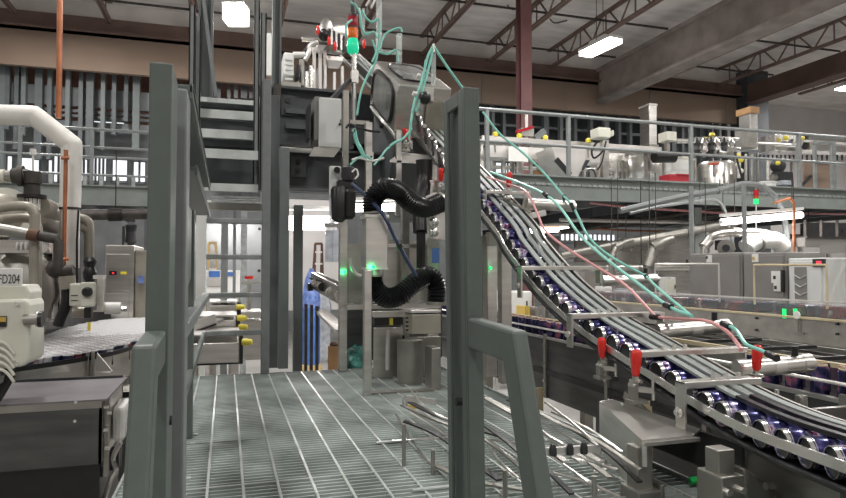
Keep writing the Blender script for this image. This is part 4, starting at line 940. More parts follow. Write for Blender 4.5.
# ================================================================== far floor area seen under the platforms
# ladders, wrapped drums, curtain, rail frames
def ladder(label, u0,u1,v0,v1,Y,m,n):
    t = thing('step_ladder',label,'ladder',P((u0+u1)/2,v1,Y=Y))
    for a,b in ((u0+(u1-u0)*.2,u0),(u1-(u1-u0)*.2,u1)): build('side_rail', MB().bar(P(a,v0,Y=Y),P(b,v1,Y=Y),.05,.05), m, t); build('rear_leg', MB().bar(P(a,v0,Y=Y+.1),V((P(b,v1,Y=Y).x,Y+.8,P(b,v1,Y=Y).z)),.04,.04), m, t)
    for k in range(n): 
        f=(k+.7)/n; v=v0+(v1-v0)*f; e=(u1-u0)*.2*(1-f); build('rung', MB().bar(P(u0+e,v,Y=Y),P(u1-e,v,Y=Y),.06,.04), 'steel_lit', t)
    build('top_cap', MB().px(u0+(u1-u0)*.15,v0-1.5,u1-(u1-u0)*.15,v0+1,Y-.02,.15), m, t)
    return t
ladder('orange step ladder standing in the bright gap between the centre posts',313,324,244,337,14,'rust',8)
ladder('yellow step ladder far behind the left guard rails',207,218,243,350,13,'wood',7)
single('pale_screen', MB().px(285,200,345,310,16.5,.05), 'wall_white','pale back screen in the bright gap between the grey posts','screen')
t = thing('wrapped_drum','blue wrapped drum standing in the gap between the centre posts','drum',P(309,342,Y=12.5))
c=P(311,342,Y=12.5); c.z=GZ+.12; r=(P(320,320,Y=12.5).x-P(302,320,Y=12.5).x)/2; h=P(309,293,Y=12.5).z-c.z
build('body', MB().lathe([(r*.95,0),(r,.05),(r,h*.4),(r*1.03,h*.45),(r,h*.5),(r,h*.93),(r*.9,h)],c,n=20), 'blue', t, True); build('film', MB().lathe([(r*1.02,h*.78),(r*1.06,h*.9),(r*.7,h*1.2),(r*.2,h*1.35)],c,n=11), 'blue_wrap', t, True); build('pallet', MB().cbox(c-V((0,0,.05)),(r*2.2,r*2.2,.1)), 'wood', t)
single('stretch_wrap', MB().lathe([(.3,0),(.36,.35),(.36,1.15),(.3,1.45),(.08,1.6)],(P(315,288,Y=13.9).x,13.9,GZ),n=9), 'film_white','tall bale wrapped in pale film behind the blue drum','film',smooth=True)
t = thing('strip_curtain','translucent hanging strip curtain right of the orange ladder','curtain',P(334,262,Y=8))
for k in range(5): build('strip', MB().px(325+k*4,226+(k%2),329.5+k*4,262,8+.02*(k%2),.01), 'film_white', t)
build('header', MB().px(324,223,347,227,7.98,.08), 'steel_dull', t)
t = thing('transfer_conveyor','small roller transfer conveyor behind the strip curtain post','conveyor',P(328,330,Y=7.0))
build('side_frame', MB().bar(P(312,280,Y=7.6),P(352,302,Y=6.2),.03,.18), 'steel', t); build('far_frame', MB().bar(P(318,280,Y=7.7),P(362,300,Y=6.3),.03,.18), 'steel_dull', t)
build('guide', MB().bar(P(310,278,Y=7.6),P(355,290,Y=6.2),.02,.02), 'dark_metal', t)
for f in (.15,.35,.55,.75): p = P(312,280,Y=7.6).lerp(P(352,302,Y=6.2),f); build('roller', MB().cyl(p+V((-.02,-.03,0)),p+V((-.02,.0,0)),.05), 'steel_bright' if f!=.35 else 'black', t, True)
for u,v0,v1,Y in ((319,306,372,6.4),(313.5,305,364,6.8),(308,304,362,7.0)): build('leg', MB().box((P(u-1.4,0,Y=Y).x,Y,GZ),(P(u+1.4,0,Y=Y).x,Y+.05,P(u,v0,Y=Y).z)), 'iron', t)
build('motor', MB().px(307,283,313,291,7.5,.1), 'black', t); build('ledge', MB().bar(P(321,311,Y=6.5),P(342,331,Y=5.4),.12,.03), 'steel_lit', t)
t = thing('cardboard_roll','brown cardboard roll core standing below the transfer conveyor','roll',P(334,373,Y=4.6))
c = V((P(334,350,Y=4.75).x,4.75,-.35)); build('tube', MB().lathe([(.045,0),(.045,.35+P(334,346,Y=4.75).z),(.03,.35+P(334,346,Y=4.75).z),(.03,.3)],c,n=16), 'cardboard', t, True); build('torn_paper', MB().lathe([(.028,-.02),(.035,.015),(.02,.03),(.005,.02)],(c.x,c.y,P(334,346,Y=4.75).z),n=7), 'rust', t)
t = thing('film_bundle','crumpled teal plastic film bundle on the grating behind the machine leg','film',P(352,378,Y=4.35))
m = MB(); c = P(353,362,Y=4.35)
for k in range(9): m.sph((c.x+random.uniform(-.07,.07),c.y+random.uniform(-.06,.08),c.z-.05+random.uniform(-.05,.09)),random.uniform(.05,.085),random.uniform(.7,1.3))
for v in m.bm.verts: v.co += V((random.uniform(-1,1),random.uniform(-1,1),random.uniform(-1,1)))*.014
build('film', m, 'teal_film', t)
build('loose_end', MB().tube([P(345,372,Y=4.2),P(352,384,Y=3.9),P(362,393,Y=3.7),P(372,399,Y=3.6)],.014,6,4), 'teal', t, True)
t = thing('dust_pan','white and red scraps of film lying beside the teal film bundle','scrap',P(360,380,Y=4.1)); build('white_scrap', MB().prism([P(350,380,Y=4.1),P(366,374,Y=4.2),P(366,386,Y=4.0)],(0,.03,0)), 'white', t); build('red_edge', MB().bar(P(346,377,Y=4.1),P(366,377,Y=4.1),.012,.012), 'red_box', t)
# stainless conveyor boxes behind the left guard rails
for lab,u0,u1,v0,v1,Y,caps in (('lowest stainless conveyor box with one yellow roller cap behind the guard rails',188,239,335,364,5.6,((246,342),)),('middle stainless conveyor box with two yellow caps behind the guard rails',188,236,316,330,6.3,((241,318),(242,327))),('uppermost stainless chute box with pale lid behind the guard rails',210,237,302,315,7.2,((240,307),))):
    a,b = P(u0,v1,Y=Y),P(u1,v0,Y=Y)
    t = thing('conveyor_box',lab,'conveyor',((a.x+b.x)/2,Y+.3,GZ))
    build('body', MB().px(u0,v0,u1,v1,Y,.6), 'steel', t, bevel=.008); build('top_plate', MB().px(u0-1,v0-1,u1+1,v0+.6,Y-.02,.65), 'steel_lit', t); build('end_bracket', MB().px(u1,v0,u1+4,v1,Y+.02,.06), 'dark_metal', t)
    for u,v in caps: p = P(u,v,Y=Y-.02); build('yellow_cap', MB().lathe([(.028,-.03),(.03,.0),(.022,.05),(.01,.055)],p,(1,-.3,0)), 'yellow', t, True)
    build('base_line', MB().px(u0,v1-1,u1,v1+1,Y-.01,.3), 'black', t)
    legs(t, a.x, b.x, Y, Y+.6, GZ, a.z)
t = thing('tilted_chute','small tilted stainless chute between the middle conveyor boxes','chute',P(205,325,Y=6)); build('side', MB().bar(P(191,328,Y=6),P(216,319,Y=6.1),.02,.10), 'steel_lit', t); build('lip', MB().bar(P(191,333,Y=5.98),P(216,324,Y=6.08),.02,.015), 'black', t); build('floor', MB().bar(P(193,328,Y=6.15),P(218,319,Y=6.25),.25,.02), 'steel', t)
t = thing('small_white_machine','white table machine with blue parts far behind the left guard rails','machine',P(222,290,Y=12)); build('body', MB().px(206,270,240,294,12,.6), 'white', t); build('blue_cover', MB().px(209,271,220,277,11.97,.05), 'blue', t); build('blue_handle', MB().px(226,272,234,276,11.97,.05), 'blue', t); build('tray', MB().px(208,278,222,286,11.95,.1), 'steel_lit', t); legs(t, P(207,290,Y=12).x, P(239,290,Y=12).x, 12, 12.6, GZ, P(222,294,Y=12).z)
t = thing('bright_conveyor','pale stainless conveyor top behind the yellow caps on the left','conveyor',P(254,310,Y=8)); build('top', MB().px(240,309,262,318,8,.6), 'steel_lit', t); build('front', MB().px(240,318,262,360,8.05,.5), 'steel', t); build('red_button', MB().cyl(P(249,276,Y=8.1),P(249,279,Y=8.1),.05), 'red', t)
build('rail', MB().px(240,281,262,284,8,.05), 'steel_lit', t); build('post', MB().px(247,279,251,310,8.05,.06), 'steel', t)
for lab,u0,u1,Y,m in (('pale flat post behind the left guard rails near the ladder',196,206,8.5,'panel_grey'),('slim grey post in the middle of the left guard opening',221,228,7.5,'rail_grey'),('galvanized stud at right in the left guard opening',241,247,9.5,'galv'),('dark stud beside the galvanized stud in the guard opening',233,236,10,'blue_steel')):
    x0,x1=P(u0,250,Y=Y).x,P(u1,250,Y=Y).x; t=thing('support_post',lab,'post',((x0+x1)/2,Y,GZ)); build('post', MB().box((x0,Y,GZ),(x1,Y+.1,P(u0,206,Y=Y).z)), m, t); build('foot_plate', MB().box((x0-.03,Y-.03,GZ),(x1+.03,Y+.13,GZ+.02)), m, t)
single('screen_wall', MB().px(186,224,262,345,15.5,.08), 'wall_mid','grey brown partition far behind the left guard rails','partition')

# ================================================================== rinser machine in the centre
RY = 3.35
def green(t, u, v, Y, e=.05):  # glowing disc and point light added for green reflections in the steel
    p = P(u,v,Y=Y); o = build('added_green_glow', MB().cyl(p,p+V((0,.02,0)),.008,n=10), 'lens_glow_green', t, True)
    ld = bpy.data.lights.new('added_glow_light','POINT'); ld.energy = e*3; ld.color = (.02,1,.22); ld.shadow_soft_size = .01
    lo = bpy.data.objects.new('added_glow_light', ld); C.objects.link(lo); lo.parent = o; lo.location = p+V((0,-.03,0))-wloc(o)
t = thing('rinser_machine','stainless frame of the rinser machine standing on the grating','machine',P(395,398,Z=0))
def post(nm,u,v0,v1,Y,w=.045,z0=None,m='steel'):
    x = P(u,(v0+v1)/2,Y=Y).x; zb = P(u,v1,Y=Y).z if z0 is None else z0
    return build(nm, MB().box((x-w/2,Y,zb),(x+w/2,Y+w,P(u,v0,Y=Y).z)), m, t, bevel=.003)
post('leg',368,270,398,3.25,.04,0.0)
post('leg',343.5,178,380,4.05,.05,0.0)
post('leg',433,180,398,3.95,.075,0.0)
post('leg',406,190,398,4.1,.05,0.0,'steel_dull')
post('upright',369,122,215,4.2,.045); post('upright',346,90,180,4.3,.04,None,'steel_dull'); post('upright',399,130,215,4.3,.04)
build('foot_rail', MB().px(365,389,436,397,3.27,.06), 'steel_dull', t); build('cross_rail', MB().px(346,303,441,309,3.9,.05), 'steel', t); build('upper_rail', MB().px(372,244,440,247.5,4.0,.04), 'steel', t)
build('bright_rail', MB().px(372,310.5,405,317,3.6,.05), 'steel_lit', t); build('label', MB().px(389,318,393,325,3.6,.02), 'yellow', t); build('dark_rail', MB().px(373,317,403,325,3.63,.04), 'dark_metal', t)
build('rear_panel', MB().px(345,244,372,303,4.12,.02), 'steel_dull', t); build('lower_rear_panel', MB().box((P(347,350,Y=4.5).x,4.5,.0),(P(442,350,Y=4.5).x,4.52,P(395,303,Y=4.5).z)), 'steel_dark', t); build('panel', MB().px(382,240,420,305,4.2,.02), 'steel', t); build('panel', MB().px(421,225,440,300,4.25,.02), 'steel_dull', t)
build('door', MB().px(373,327,403,389,3.75,.02), 'steel', t, bevel=.004); build('door', MB().px(404,336,441,389,3.7,.02), 'steel_dull', t, bevel=.004)
build('door_gap', MB().px(402,335,404.5,390,3.68,.02), 'black', t)
build('hinge_rod', MB().tube([P(388,330,Y=3.6),P(387.5,370,Y=3.6)],.013,8), 'steel_lit', t, True)
build('clamp_block', MB().px(364.5,152,373.5,160,4.17,.06), 'steel', t); p = P(371,157,Y=4.15); build('bolt', MB().cyl(p,p-V((0,.01,0)),.008,n=6), 'dark_metal', t)
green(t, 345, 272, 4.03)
build('conduit', MB().tube([P(350,258,Y=4),P(352,268,Y=4),P(356,274,Y=4),P(361,276,Y=4)],.012,8,4), 'steel_lit', t, True)
build('blue_sticker', MB().px(432,248,439,263,3.38,.012), 'blue', t)
build('back_plate', MB().px(418,120,432,190,4.75,.02), 'steel_dull', t)
t = thing('junction_box','stainless junction box between the two black corrugated hoses','box',P(374,270,Y=3.35))
build('body', MB().px(361,217.5,388,269,3.35,.12), 'steel', t, bevel=.004); build('lid', MB().px(359.5,214.5,389.5,219.5,3.34,.14), 'steel_lit', t, bevel=.003)
build('lower_lip', MB().px(360.5,267.5,388.5,269.5,3.34,.13), 'steel_lit', t)
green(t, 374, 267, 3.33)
build('nipple', MB().cyl(P(374,276,Y=3.4),P(374,269,Y=3.4),.035), 'steel_lit', t, True)
def hose(label, pts, r):
    c = crom(pts, 14); t = thing('corrugated_hose', label, 'hose', c[-1])
    build('hose', MB().tube(c, r, 14, 0, .10), 'black_rib', t, True)
    build('cuff', MB().cyl(c[0], c[3], r*1.14), 'steel_dull', t, True); build('cuff', MB().cyl(c[-4], c[-1], r*1.14), 'steel_dull', t, True)
    return t
hose('upper black corrugated hose arching from the stainless junction box', [P(373,214,Y=3.4),P(373,200,Y=3.4),P(383,189,Y=3.4),P(398,191,Y=3.45),P(412,203,Y=3.5),P(426,208,Y=3.55),P(442,202,Y=3.6)], .053)
hose('lower black corrugated hose sagging below the stainless junction box', [P(373,275,Y=3.4),P(374,286,Y=3.4),P(384,297,Y=3.4),P(398,296,Y=3.42),P(414,283,Y=3.44),P(428,276,Y=3.46),P(436,284,Y=3.46),P(436,305,Y=3.46)], .053)
t = thing('black_duct','wide black rubber duct hanging behind the right handrail post','duct',P(422,240,Y=3.9)); build('upper', MB().tube([P(424,160,Y=4.0),P(424,180,Y=4),P(421,200,Y=3.95),P(421,232,Y=3.9)],.055,12,4), 'black', t, True); build('lower', MB().tube([P(421,232,Y=3.9),P(421,268,Y=3.9)],.03,8), 'black', t, True)
t = thing('terminal_box','pale slotted terminal box under the lower corrugated hose','box',P(421,335,Y=3.4)); build('body', MB().px(405,312,441,334,3.38,.14), 'pipe_ivory', t, bevel=.004); build('lid', MB().px(403,308.5,441,313,3.37,.16), 'steel_lit', t, bevel=.003)
for k in range(4): build('slot', MB().px(405.5,317+k*4,408.5,319+k*4,3.376,.004), 'dark_metal', t)
t = thing('drive_motor','dull stainless motor and base behind the right handrail post','motor',P(410,398,Y=3.5)); build('cylinder', MB().cyl(P(410,340,Y=3.55),P(410,388,Y=3.55),.075), 'steel_dull', t, True); build('base', MB().px(393,384,440,390,3.45,.2), 'dark_metal', t); build('cover', MB().px(425,345,441,398,3.3,.12), 'steel_dull', t, bevel=.004)
t = thing('blue_hose','thin navy air hose slanting across the stainless junction box','hose',P(414,273,Y=3.3)); build('hose', MB().tube([P(352,184,Y=3.5),P(366,196,Y=3.4),P(384,216,Y=3.3),P(397,242,Y=3.3),P(416,276,Y=3.3)],.010,8,5), 'navy_hose', t, True); build('fitting', MB().cyl(P(399,244,Y=3.29),P(401,248,Y=3.29),.018), 'black', t, True)
# air filter regulators
t = thing('air_regulator','black air filter regulator bowls on the machine upright','regulator',P(340,222,Y=3.9))
build('valve_body', MB().px(336,180,356,189,3.88,.06), 'black', t, bevel=.008); build('bowl', MB().lathe([(.02,-.2),(.045,-.18),(.05,0),(.04,.02)],P(339,190,Y=3.9),n=16), 'black', t, True); build('bowl', MB().lathe([(.02,-.17),(.04,-.15),(.045,0)],P(349,192,Y=3.9),n=16), 'black', t, True)
build('knob', MB().lathe([(.035,0),(.04,.02),(.04,.08),(.03,.09)],P(348,181,Y=3.9),n=16), 'dark_metal', t, True); build('lower_cap', MB().px(333,212,342,222,3.88,.05), 'black', t, bevel=.006); build('lock_tag', MB().tube([P(352,172,Y=3.85),P(356,169,Y=3.85),P(358,175,Y=3.85),P(355,179,Y=3.85)],.006,6,4), 'white', t, True)
t = thing('pressure_switch','white pressure switch plate left of the black regulators','switch',P(329,190,Y=3.95)); build('plate', MB().px(329,166,341,196,3.95,.04), 'panel_grey', t, bevel=.004); build('gauge', MB().cyl(P(337,170,Y=3.95),P(337,170,Y=3.9),.02), 'black', t, True); build('white_pipe', MB().px(329,196,335,225,3.97,.03), 'film_white', t)
t = thing('electrical_cabinet','light grey electrical panel box mounted on the dark platform beam','cabinet',P(326,150,Y=4.75))
a = [P(319,99,Y=4.62),P(341.5,102,Y=4.62),P(340.5,147,Y=4.62),P(319,146,Y=4.62)]
build('body', MB().px(309.5,97,341,147,4.66,.28), 'cab_grey', t, bevel=.006); build('door', MB().px(318.5,98,341.5,147.5,4.62,.035), 'panel_grey', t, bevel=.006)
build('left_side', MB().px(306,104,311,143,4.68,.2), 'dark_metal', t); build('rain_hood', MB().prism([P(314,147,Y=4.62),P(341,147.5,Y=4.62),P(334,157,Y=4.5),P(309,156,Y=4.5)],(0,.012,0)), 'steel_dull', t); build('lock', MB().cyl(P(340,124,Y=4.62),P(340,124,Y=4.605),.01), 'dark_metal', t)
t = thing('cable_bundle','teal and black cable bundle beside the light grey panel box','cables',P(355,180,Y=4.1))
for k,(c_,pts) in enumerate((('teal',[(353,130),(356,142),(360,150),(364,158)]),('teal',[(355,128),(357,140),(362,150),(366,160)]),('black',[(349,126),(358,128),(370,131),(380,132)]),('teal',[(350,165),(358,158),(366,156),(372,160)]),('white',[(352,160),(360,158),(372,161),(384,158)]),('teal',[(374,165),(380,158),(386,150),(390,147)]),('dark_metal',[(346,128),(350,124),(356,128),(352,134)]))): build('cable', MB().tube([P(u,v,Y=4.1) for u,v in pts],.008,6,4), c_, t, True)
t = thing('pipe_bracket','dull pipe bracket rail right of the light grey panel box','bracket',P(360,122,Y=4.4)); build('rail', MB().bar(P(340,121.5,Y=4.4),P(369,123,Y=4.4),.025,.025), 'steel_dull', t); build('clamp', MB().px(344,120,350,134,4.36,.05), 'iron', t); build('strut', MB().bar(P(331,100,Y=4.8),P(350,80,Y=4.9),.03,.03), 'dark_metal', t)
# signal tower with three lenses
Y = 4.9; t = thing('signal_tower','tall signal tower with red orange and glowing green lenses','signal light',P(353,130,Y=Y))
c = P(353,0,Y=Y).x; rr = .040
def zt2(v): return P(353,v,Y=Y).z
for nm,v0,v1,m in (('red_lens',17,27,'lens_red'),('orange_lens',28.5,39,'lens_orange')): build(nm, MB().lathe([(rr*.95,0),(rr,.004),(rr,(zt2(v0)-zt2(v1))-.004),(rr*.95,zt2(v0)-zt2(v1))],(c,Y,zt2(v1)),n=20), m, t, True)
build('green_lens', MB().lathe([(rr*.8,0),(rr*1.15,.02),(rr*1.2,.06),(rr*1.1,.1),(rr*.9,zt2(39)-zt2(54))],(c,Y,zt2(54)),n=20), 'lens_green', t, True)
build('cap', MB().lathe([(rr*1.02,0),(rr*.9,.02),(.02,.03),(.018,.11),(.01,.13)],(c,Y,zt2(17)),n=16), 'dark_metal', t, True)
build('collar', MB().cyl((c,Y,zt2(28.6)),(c,Y,zt2(27)),rr*1.03), 'dark_metal', t, True); build('pole', MB().cyl((c+.01,Y,zt2(130)),(c+.01,Y,zt2(54)),.02), 'steel_bright', t, True); build('pole_clamp', MB().px(350.5,70,358.5,84,Y-.03,.06), 'steel', t)
# teal wrapped guard tubes around it
t = thing('air_tubing','teal air tubing looped around clear tubes near the signal tower','tubing',P(372,110,Y=4.8))
for pts in ([(350,2),(356,6),(360,14),(362,28),(366,34),(374,32),(377,38)],[(362,10),(366,18),(372,22),(379,20),(379,40),(376,60),(368,75),(361,92),(357,115)],[(379,50),(384,36),(392,30),(400,28),(402,32)],[(378,52),(388,54),(396,50),(398,62)],[(352,20),(346,26),(347,38)],[(372,40),(376,52),(372,62)]): build('tube', MB().tube([P(u,v,Y=4.8) for u,v in pts],.009,6,5), 'teal', t, True)
for pts in ([(359,8),(361,22),(363,34),(368,36)],[(366,6),(372,-4)],[(371,8),(378,-6)]): build('clear_tube', MB().tube([P(u,v,Y=4.82) for u,v in pts],.010,6,4), 'steel_lit', t, True)
t = thing('clear_guard','clear square guard tubes behind the signal tower','guard',P(380,60,Y=5.0))
for u0,u1,v0,v1 in ((376,382,-20,52),(361,365,8,32),(396,402,33,64)): build('tube', MB().px(u0,v0,u1,v1,5.0,.05), 'clear', t)
build('cross_tube', MB().px(376,50,402,53,5.0,.03), 'clear', t)
# inlet machine on top of the platform where the chute begins
Y = 7.4; t = thing('chute_inlet','stainless chute inlet head with red clamp handles on the platform top','machine',P(325,92,Y=Y))
build('head', MB().lathe([(.1,-.18),(.2,-.14),(.22,0),(.2,.1),(.1,.16)],P(337,36,Y=Y),(1,.3,.2),n=14), 'steel', t, True)
for k in range(7): build('fin', MB().bar(P(329+k*2.4,29+k*1.3,Y=Y-.2),P(329+k*2.4,44+k*1.3,Y=Y-.2),.02,.06), 'steel_bright' if k%2 else 'dark_metal', t)
for u,v0,v1 in ((320,50,92),(314,42,92),(334,72,95),(342,66,92),(325,50,88)): build('leg', MB().px(u-1.8,v0,u+1.8,v1,Y-.05,.07), 'steel_lit', t)
build('top_plate', MB().px(315,42,331,46,Y-.1,.3), 'steel_bright', t); build('lower_plate', MB().px(323,56,343,62,Y-.15,.3), 'steel', t); build('arm', MB().cyl(P(302,39,Y=Y),P(318,40,Y=Y),.03), 'steel_bright', t, True)
for u,v in ((318,30),(329,41),(335,46),(364,44)): h_=build('clamp_handle', MB().lathe([(.012,-.05),(.019,-.03),(.021,.03),(.010,.05)],P(u,v,Y=Y-.3),n=12), 'red', t, True)
for u,v in ((308,50),(303,64)): build('yellow_sensor', MB().px(u-1.5,v-3,u+1.5,v+4,Y-.1,.06), 'yellow', t)
build('black_valve', MB().sph(P(324,35,Y=Y-.2),.07), 'black', t, True); build('wiring', MB().tube([P(306,48,Y=Y-.2),P(302,58,Y=Y-.2),P(308,68,Y=Y-.2),P(300,78,Y=Y-.2),P(304,90,Y=Y-.2)],.012,6,5), 'dark_metal', t, True); build('cabinet', MB().px(316,64,328,92,Y+.1,.3), 'cab_grey', t)
t = thing('vented_motor','white vented motor housing on the platform behind the tall column','motor',P(287,88,Y=7)); build('housing', MB().px(281,52,294,84,7,.35), 'white', t, bevel=.02); build('base', MB().px(279,82,301,88,6.98,.4), 'steel_dull', t); build('side_housing', MB().px(294,64,300,84,7.05,.3), 'dark_metal', t, bevel=.01)
for k in range(5): build('vent', MB().px(285,58+k*5,293,60+k*5,6.985,.02), 'panel_grey', t)
single('white_panel', MB().px(265,33,272,76,7.5,.05), 'white','narrow white panel between the stair post and the tall column','panel')
t = thing('pipe_manifold','stainless pipe manifold between the white motor and the chute inlet','pipes',P(304,90,Y=7.2))
for k,(u,v0,v1) in enumerate(((302,60,86),(306,72,88),(297,78,90),(311,66,92))): build('pipe', MB().cyl(P(u,v0,Y=7.2),P(u,v1,Y=7.2),.03), 'steel_bright' if k%2 else 'steel_dull', t, True)
build('header', MB().cyl(P(293,55,Y=7.2),P(305,55,Y=7.2),.035), 'white', t, True); build('elbow', MB().tube([P(305,60,Y=7.2),P(309,52,Y=7.2),P(310,46,Y=7.2),P(318,42,Y=7.2)],.03,8,4), 'steel_lit', t, True)
# hood with oval windows straddling the chute
s0 = V((0,1,.53)).normalized(); n0 = V((0,-.53,1)).normalized()
N = P(399,84,X=1.2); Bk = P(374.5,60.5,X=1.2); L = (Bk-N).length*1.0; W = P(452,88,Y=N.y).x-N.x; H = .40
def hp(a,b,c): return N + V((1,0,0))*(a*W) + s0*(b*L) - n0*(c*H)
t = thing('rinser_hood','tilted stainless rinser hood with a dark oval side window','hood',hp(.5,.5,1))
m = MB(); m._hull8([hp(0,0,1),hp(1,0,1),hp(1,1,1),hp(0,1,1),hp(0,0,0),hp(1,0,0),hp(1,1,0),hp(0,1,0)]); build('shell', m, 'steel', t, bevel=.012)
def oval(a0,a1,b0,b1,f,k=20):
    pts=[]
    for j in range(k):
        q = 2*math.pi*j/k; cx,cy = math.cos(q),math.sin(q); cx = math.copysign(abs(cx)**.55,cx); cy = math.copysign(abs(cy)**.55,cy)
        pts.append(f((a0+a1)/2+(a1-a0)/2*cx,(b0+b1)/2+(b1-b0)/2*cy))
    return pts
w1 = build('side_window', MB().prism(oval(.10,.92,.10,.88,lambda b,c: hp(-.015,b,c)),(.004,0,0)), 'glass_dark', t)
build('window_gasket', MB().tube(oval(.10,.92,.10,.88,lambda b,c: hp(-.018,b,c),28)+[oval(.10,.92,.10,.88,lambda b,c: hp(-.018,b,c),28)[0]],.016,8), 'black', w1, True)
w2 = build('top_window', MB().prism(oval(.15,.85,.15,.85,lambda a,b: hp(a,b,-.01)),tuple(n0*.004)), 'glass_dark', t)
build('window_gasket', MB().tube(oval(.15,.85,.15,.85,lambda a,b: hp(a,b,-.018),28)+[oval(.15,.85,.15,.85,lambda a,b: hp(a,b,-.018),28)[0]],.007,8), 'black', w2, True)
build('latch', MB().bar(hp(-.06,.3,1.0),hp(-.06,.8,.86),.03,.03), 'dark_metal', t); build('front_flap', MB()._hull8([hp(.55,-.04,1.05),hp(1,-.04,1.05),hp(1,-.02,1.05),hp(.55,-.02,1.05),hp(.55,-.04,.25),hp(1,-.04,.25),hp(1,-.02,.25),hp(.55,-.02,.25)]), 'pipe_ivory', t)
build('latch_rod', MB().tube([P(371,107,Y=4.6),P(378,116,Y=4.5),P(390,130,Y=4.4),P(396,138,Y=4.4)],.012,6), 'steel_bright', t, True)
build('lower_duct', MB()._hull8([hp(.1,.15,2.3),hp(.9,.15,2.3),hp(.9,.9,1.9),hp(.1,.9,1.9),hp(.1,.05,1),hp(.9,.05,1),hp(.9,.95,1),hp(.1,.95,1)]), 'blue_steel', t)
t = thing('air_tubing','teal air tubing tied to a clear upright in front of the hood','tubing',P(432,60,Y=4.2))
build('upright', MB().px(431,52,436,86,4.2,.03), 'clear', t); build('pin', MB().cyl(P(433.5,52,Y=4.2),P(433.5,44,Y=4.2),.010), 'steel_lit', t, True)
for pts in ([(433,46),(428,56),(424,72),(420,86),(415,100),(411,122),(409,140)],[(433,48),(430,62),(426,78),(421,96),(416,112)],[(434,47),(440,56),(448,68),(458,82),(464,90)],[(426,60),(423,78),(418,92),(412,112)],[(390,146),(396,142),(404,138),(412,128)]): build('tube', MB().tube([P(u,v,Y=4.2) for u,v in pts],.009,6,5), 'teal', t, True)
build('tie', MB().cyl(P(417.5,75,Y=4.18),P(420,76,Y=4.18),.014).cyl(P(413,93,Y=4.18),P(417,94,Y=4.18),.014), 'white', t, True); build('valve_block', MB().px(421,88,434,104,4.22,.08), 'steel_dull', t, bevel=.006); build('black_coil', MB().sph(P(425,98,Y=4.2),.045), 'black', t, True)
# ================================================================== can chute
CP = [(.80,.245),(1.06,.228),(1.32,.222),(1.565,.242),(1.84,.295),(2.06,.35),(2.32,.42),(2.67,.56),(3.01,.755),(3.26,.93),(4.5,1.60),(6.3,2.51),(8.1,3.42)]
def cx(y): return 1.40 if y >= 1.9 else 1.40-.14*((1.9-y)/.85)**1.5
path = crom([V((cx(y),y,z)) for y,z in CP],10)
def off(dx, dn, y0=.8, y1=8.1):
    out = []
    for i,p in enumerate(path):
        if not (y0 <= p.y <= y1): continue
        tg = (path[min(i+1,len(path)-1)]-path[max(i-1,0)]); tg.x = 0; tg.normalize(); n = V((0,-tg.z,tg.y))
        out.append(p+V((dx,0,0))+n*dn)
    return out
t = thing('can_chute','curved gravity chute carrying violet cans down to the lower right','conveyor',(1.5,3.5,GZ))
def ramp(y): return -.010 if y >= 2.0 else -.010+.020*min(1,(2.0-y)/.8)
nr = [p+V((-.024,0,0))+n for p,n in ((q, V((0,0,ramp(q.y)))) for q in path)]
build('near_rail', MB().strip(nr,.024,.006,(0,0,1)), 'steel_bright', t)
build('lower_rail', MB().strip(off(-.020,-.040),.016,.008,(1,0,0)), 'dark_metal', t)
build('far_rail', MB().strip(off(.215,-.010),.006,.03,(1,0,0)), 'steel', t)
build('bed', MB().strip(off(.10,-.046),.23,.008,(1,0,0)), 'black', t)
for dx in (.060,.107,.155): build('guide_rail', MB().strip(off(dx,.046,1.5 if dx<.15 else .8),.026,.008,(1,0,0)), 'mezz_grey', t)
for dx in (.06,.11): build('black_guide', MB().strip(off(dx,.046,.8,1.52),.020,.012,(1,0,0)), 'black', t)
build('far_guide', MB().strip(off(.20,.035),.010,.018,(1,0,0)), 'steel_dull', t)
def yz_at(y):
    for a,b in zip(path,path[1:]):
        if a.y <= y <= b.y: f=(y-a.y)/(b.y-a.y); return a.lerp(b,f)
    return path[-1]
# cross brackets holding the guide rails
br_pos = []
for i,(ul,ur,v,drop) in enumerate(((484,529,191,.06),(519,599,266,.15),(569,661,313,.135),(633,742,349.5,.06),(679.5,755,379.5,.15))):
    um = ul+(ur-ul)*.35; y = 5.0
    while y > 1.0 and P(um,v,Y=y).z < yz_at(y).z+.056: y -= .01
    if y <= 1.0 or i == 0: y = {0:3.42,1:2.8,2:2.3,3:1.75,4:1.6}[i]
    q0, q1 = P(ul,v,Y=y), P(ur,v,Y=y); zb = P(um,v,Y=y).z; x0, x1 = q0.x, q1.x; br_pos.append((y,x0,x1,zb))
    b = build('bracket', MB().box((x0,y-.022,zb-.008),(x1,y+.022,zb)).box((x0,y-.022,zb-drop),(x0+.008,y+.022,zb)).box((x1-.008,y-.022,zb-.085),(x1,y+.022,zb)).box((x0,y-.028,zb-.020),(x1,y-.021,zb)), 'steel', t, bevel=.002)
    for dx in (.060,.107,.155): xx = cx(y)+dx; build('bolt', MB().cyl((xx,y,zb),(xx,y,zb+.016),.008,n=6).cyl((xx,y,zb-.02),(xx,y,zb),.004), 'steel_bright', b)
    if drop > .1: build('side_bolt', MB().cyl((x0-.016,y,zb-drop*.62),(x0,y,zb-drop*.62),.010,n=6).cyl((x0-.006,y,zb-drop*.62),(x0-.004,y,zb-drop*.62),.016,n=12), 'steel_bright', b)
print('brackets', [[round(c,2) for c in b] for b in br_pos])
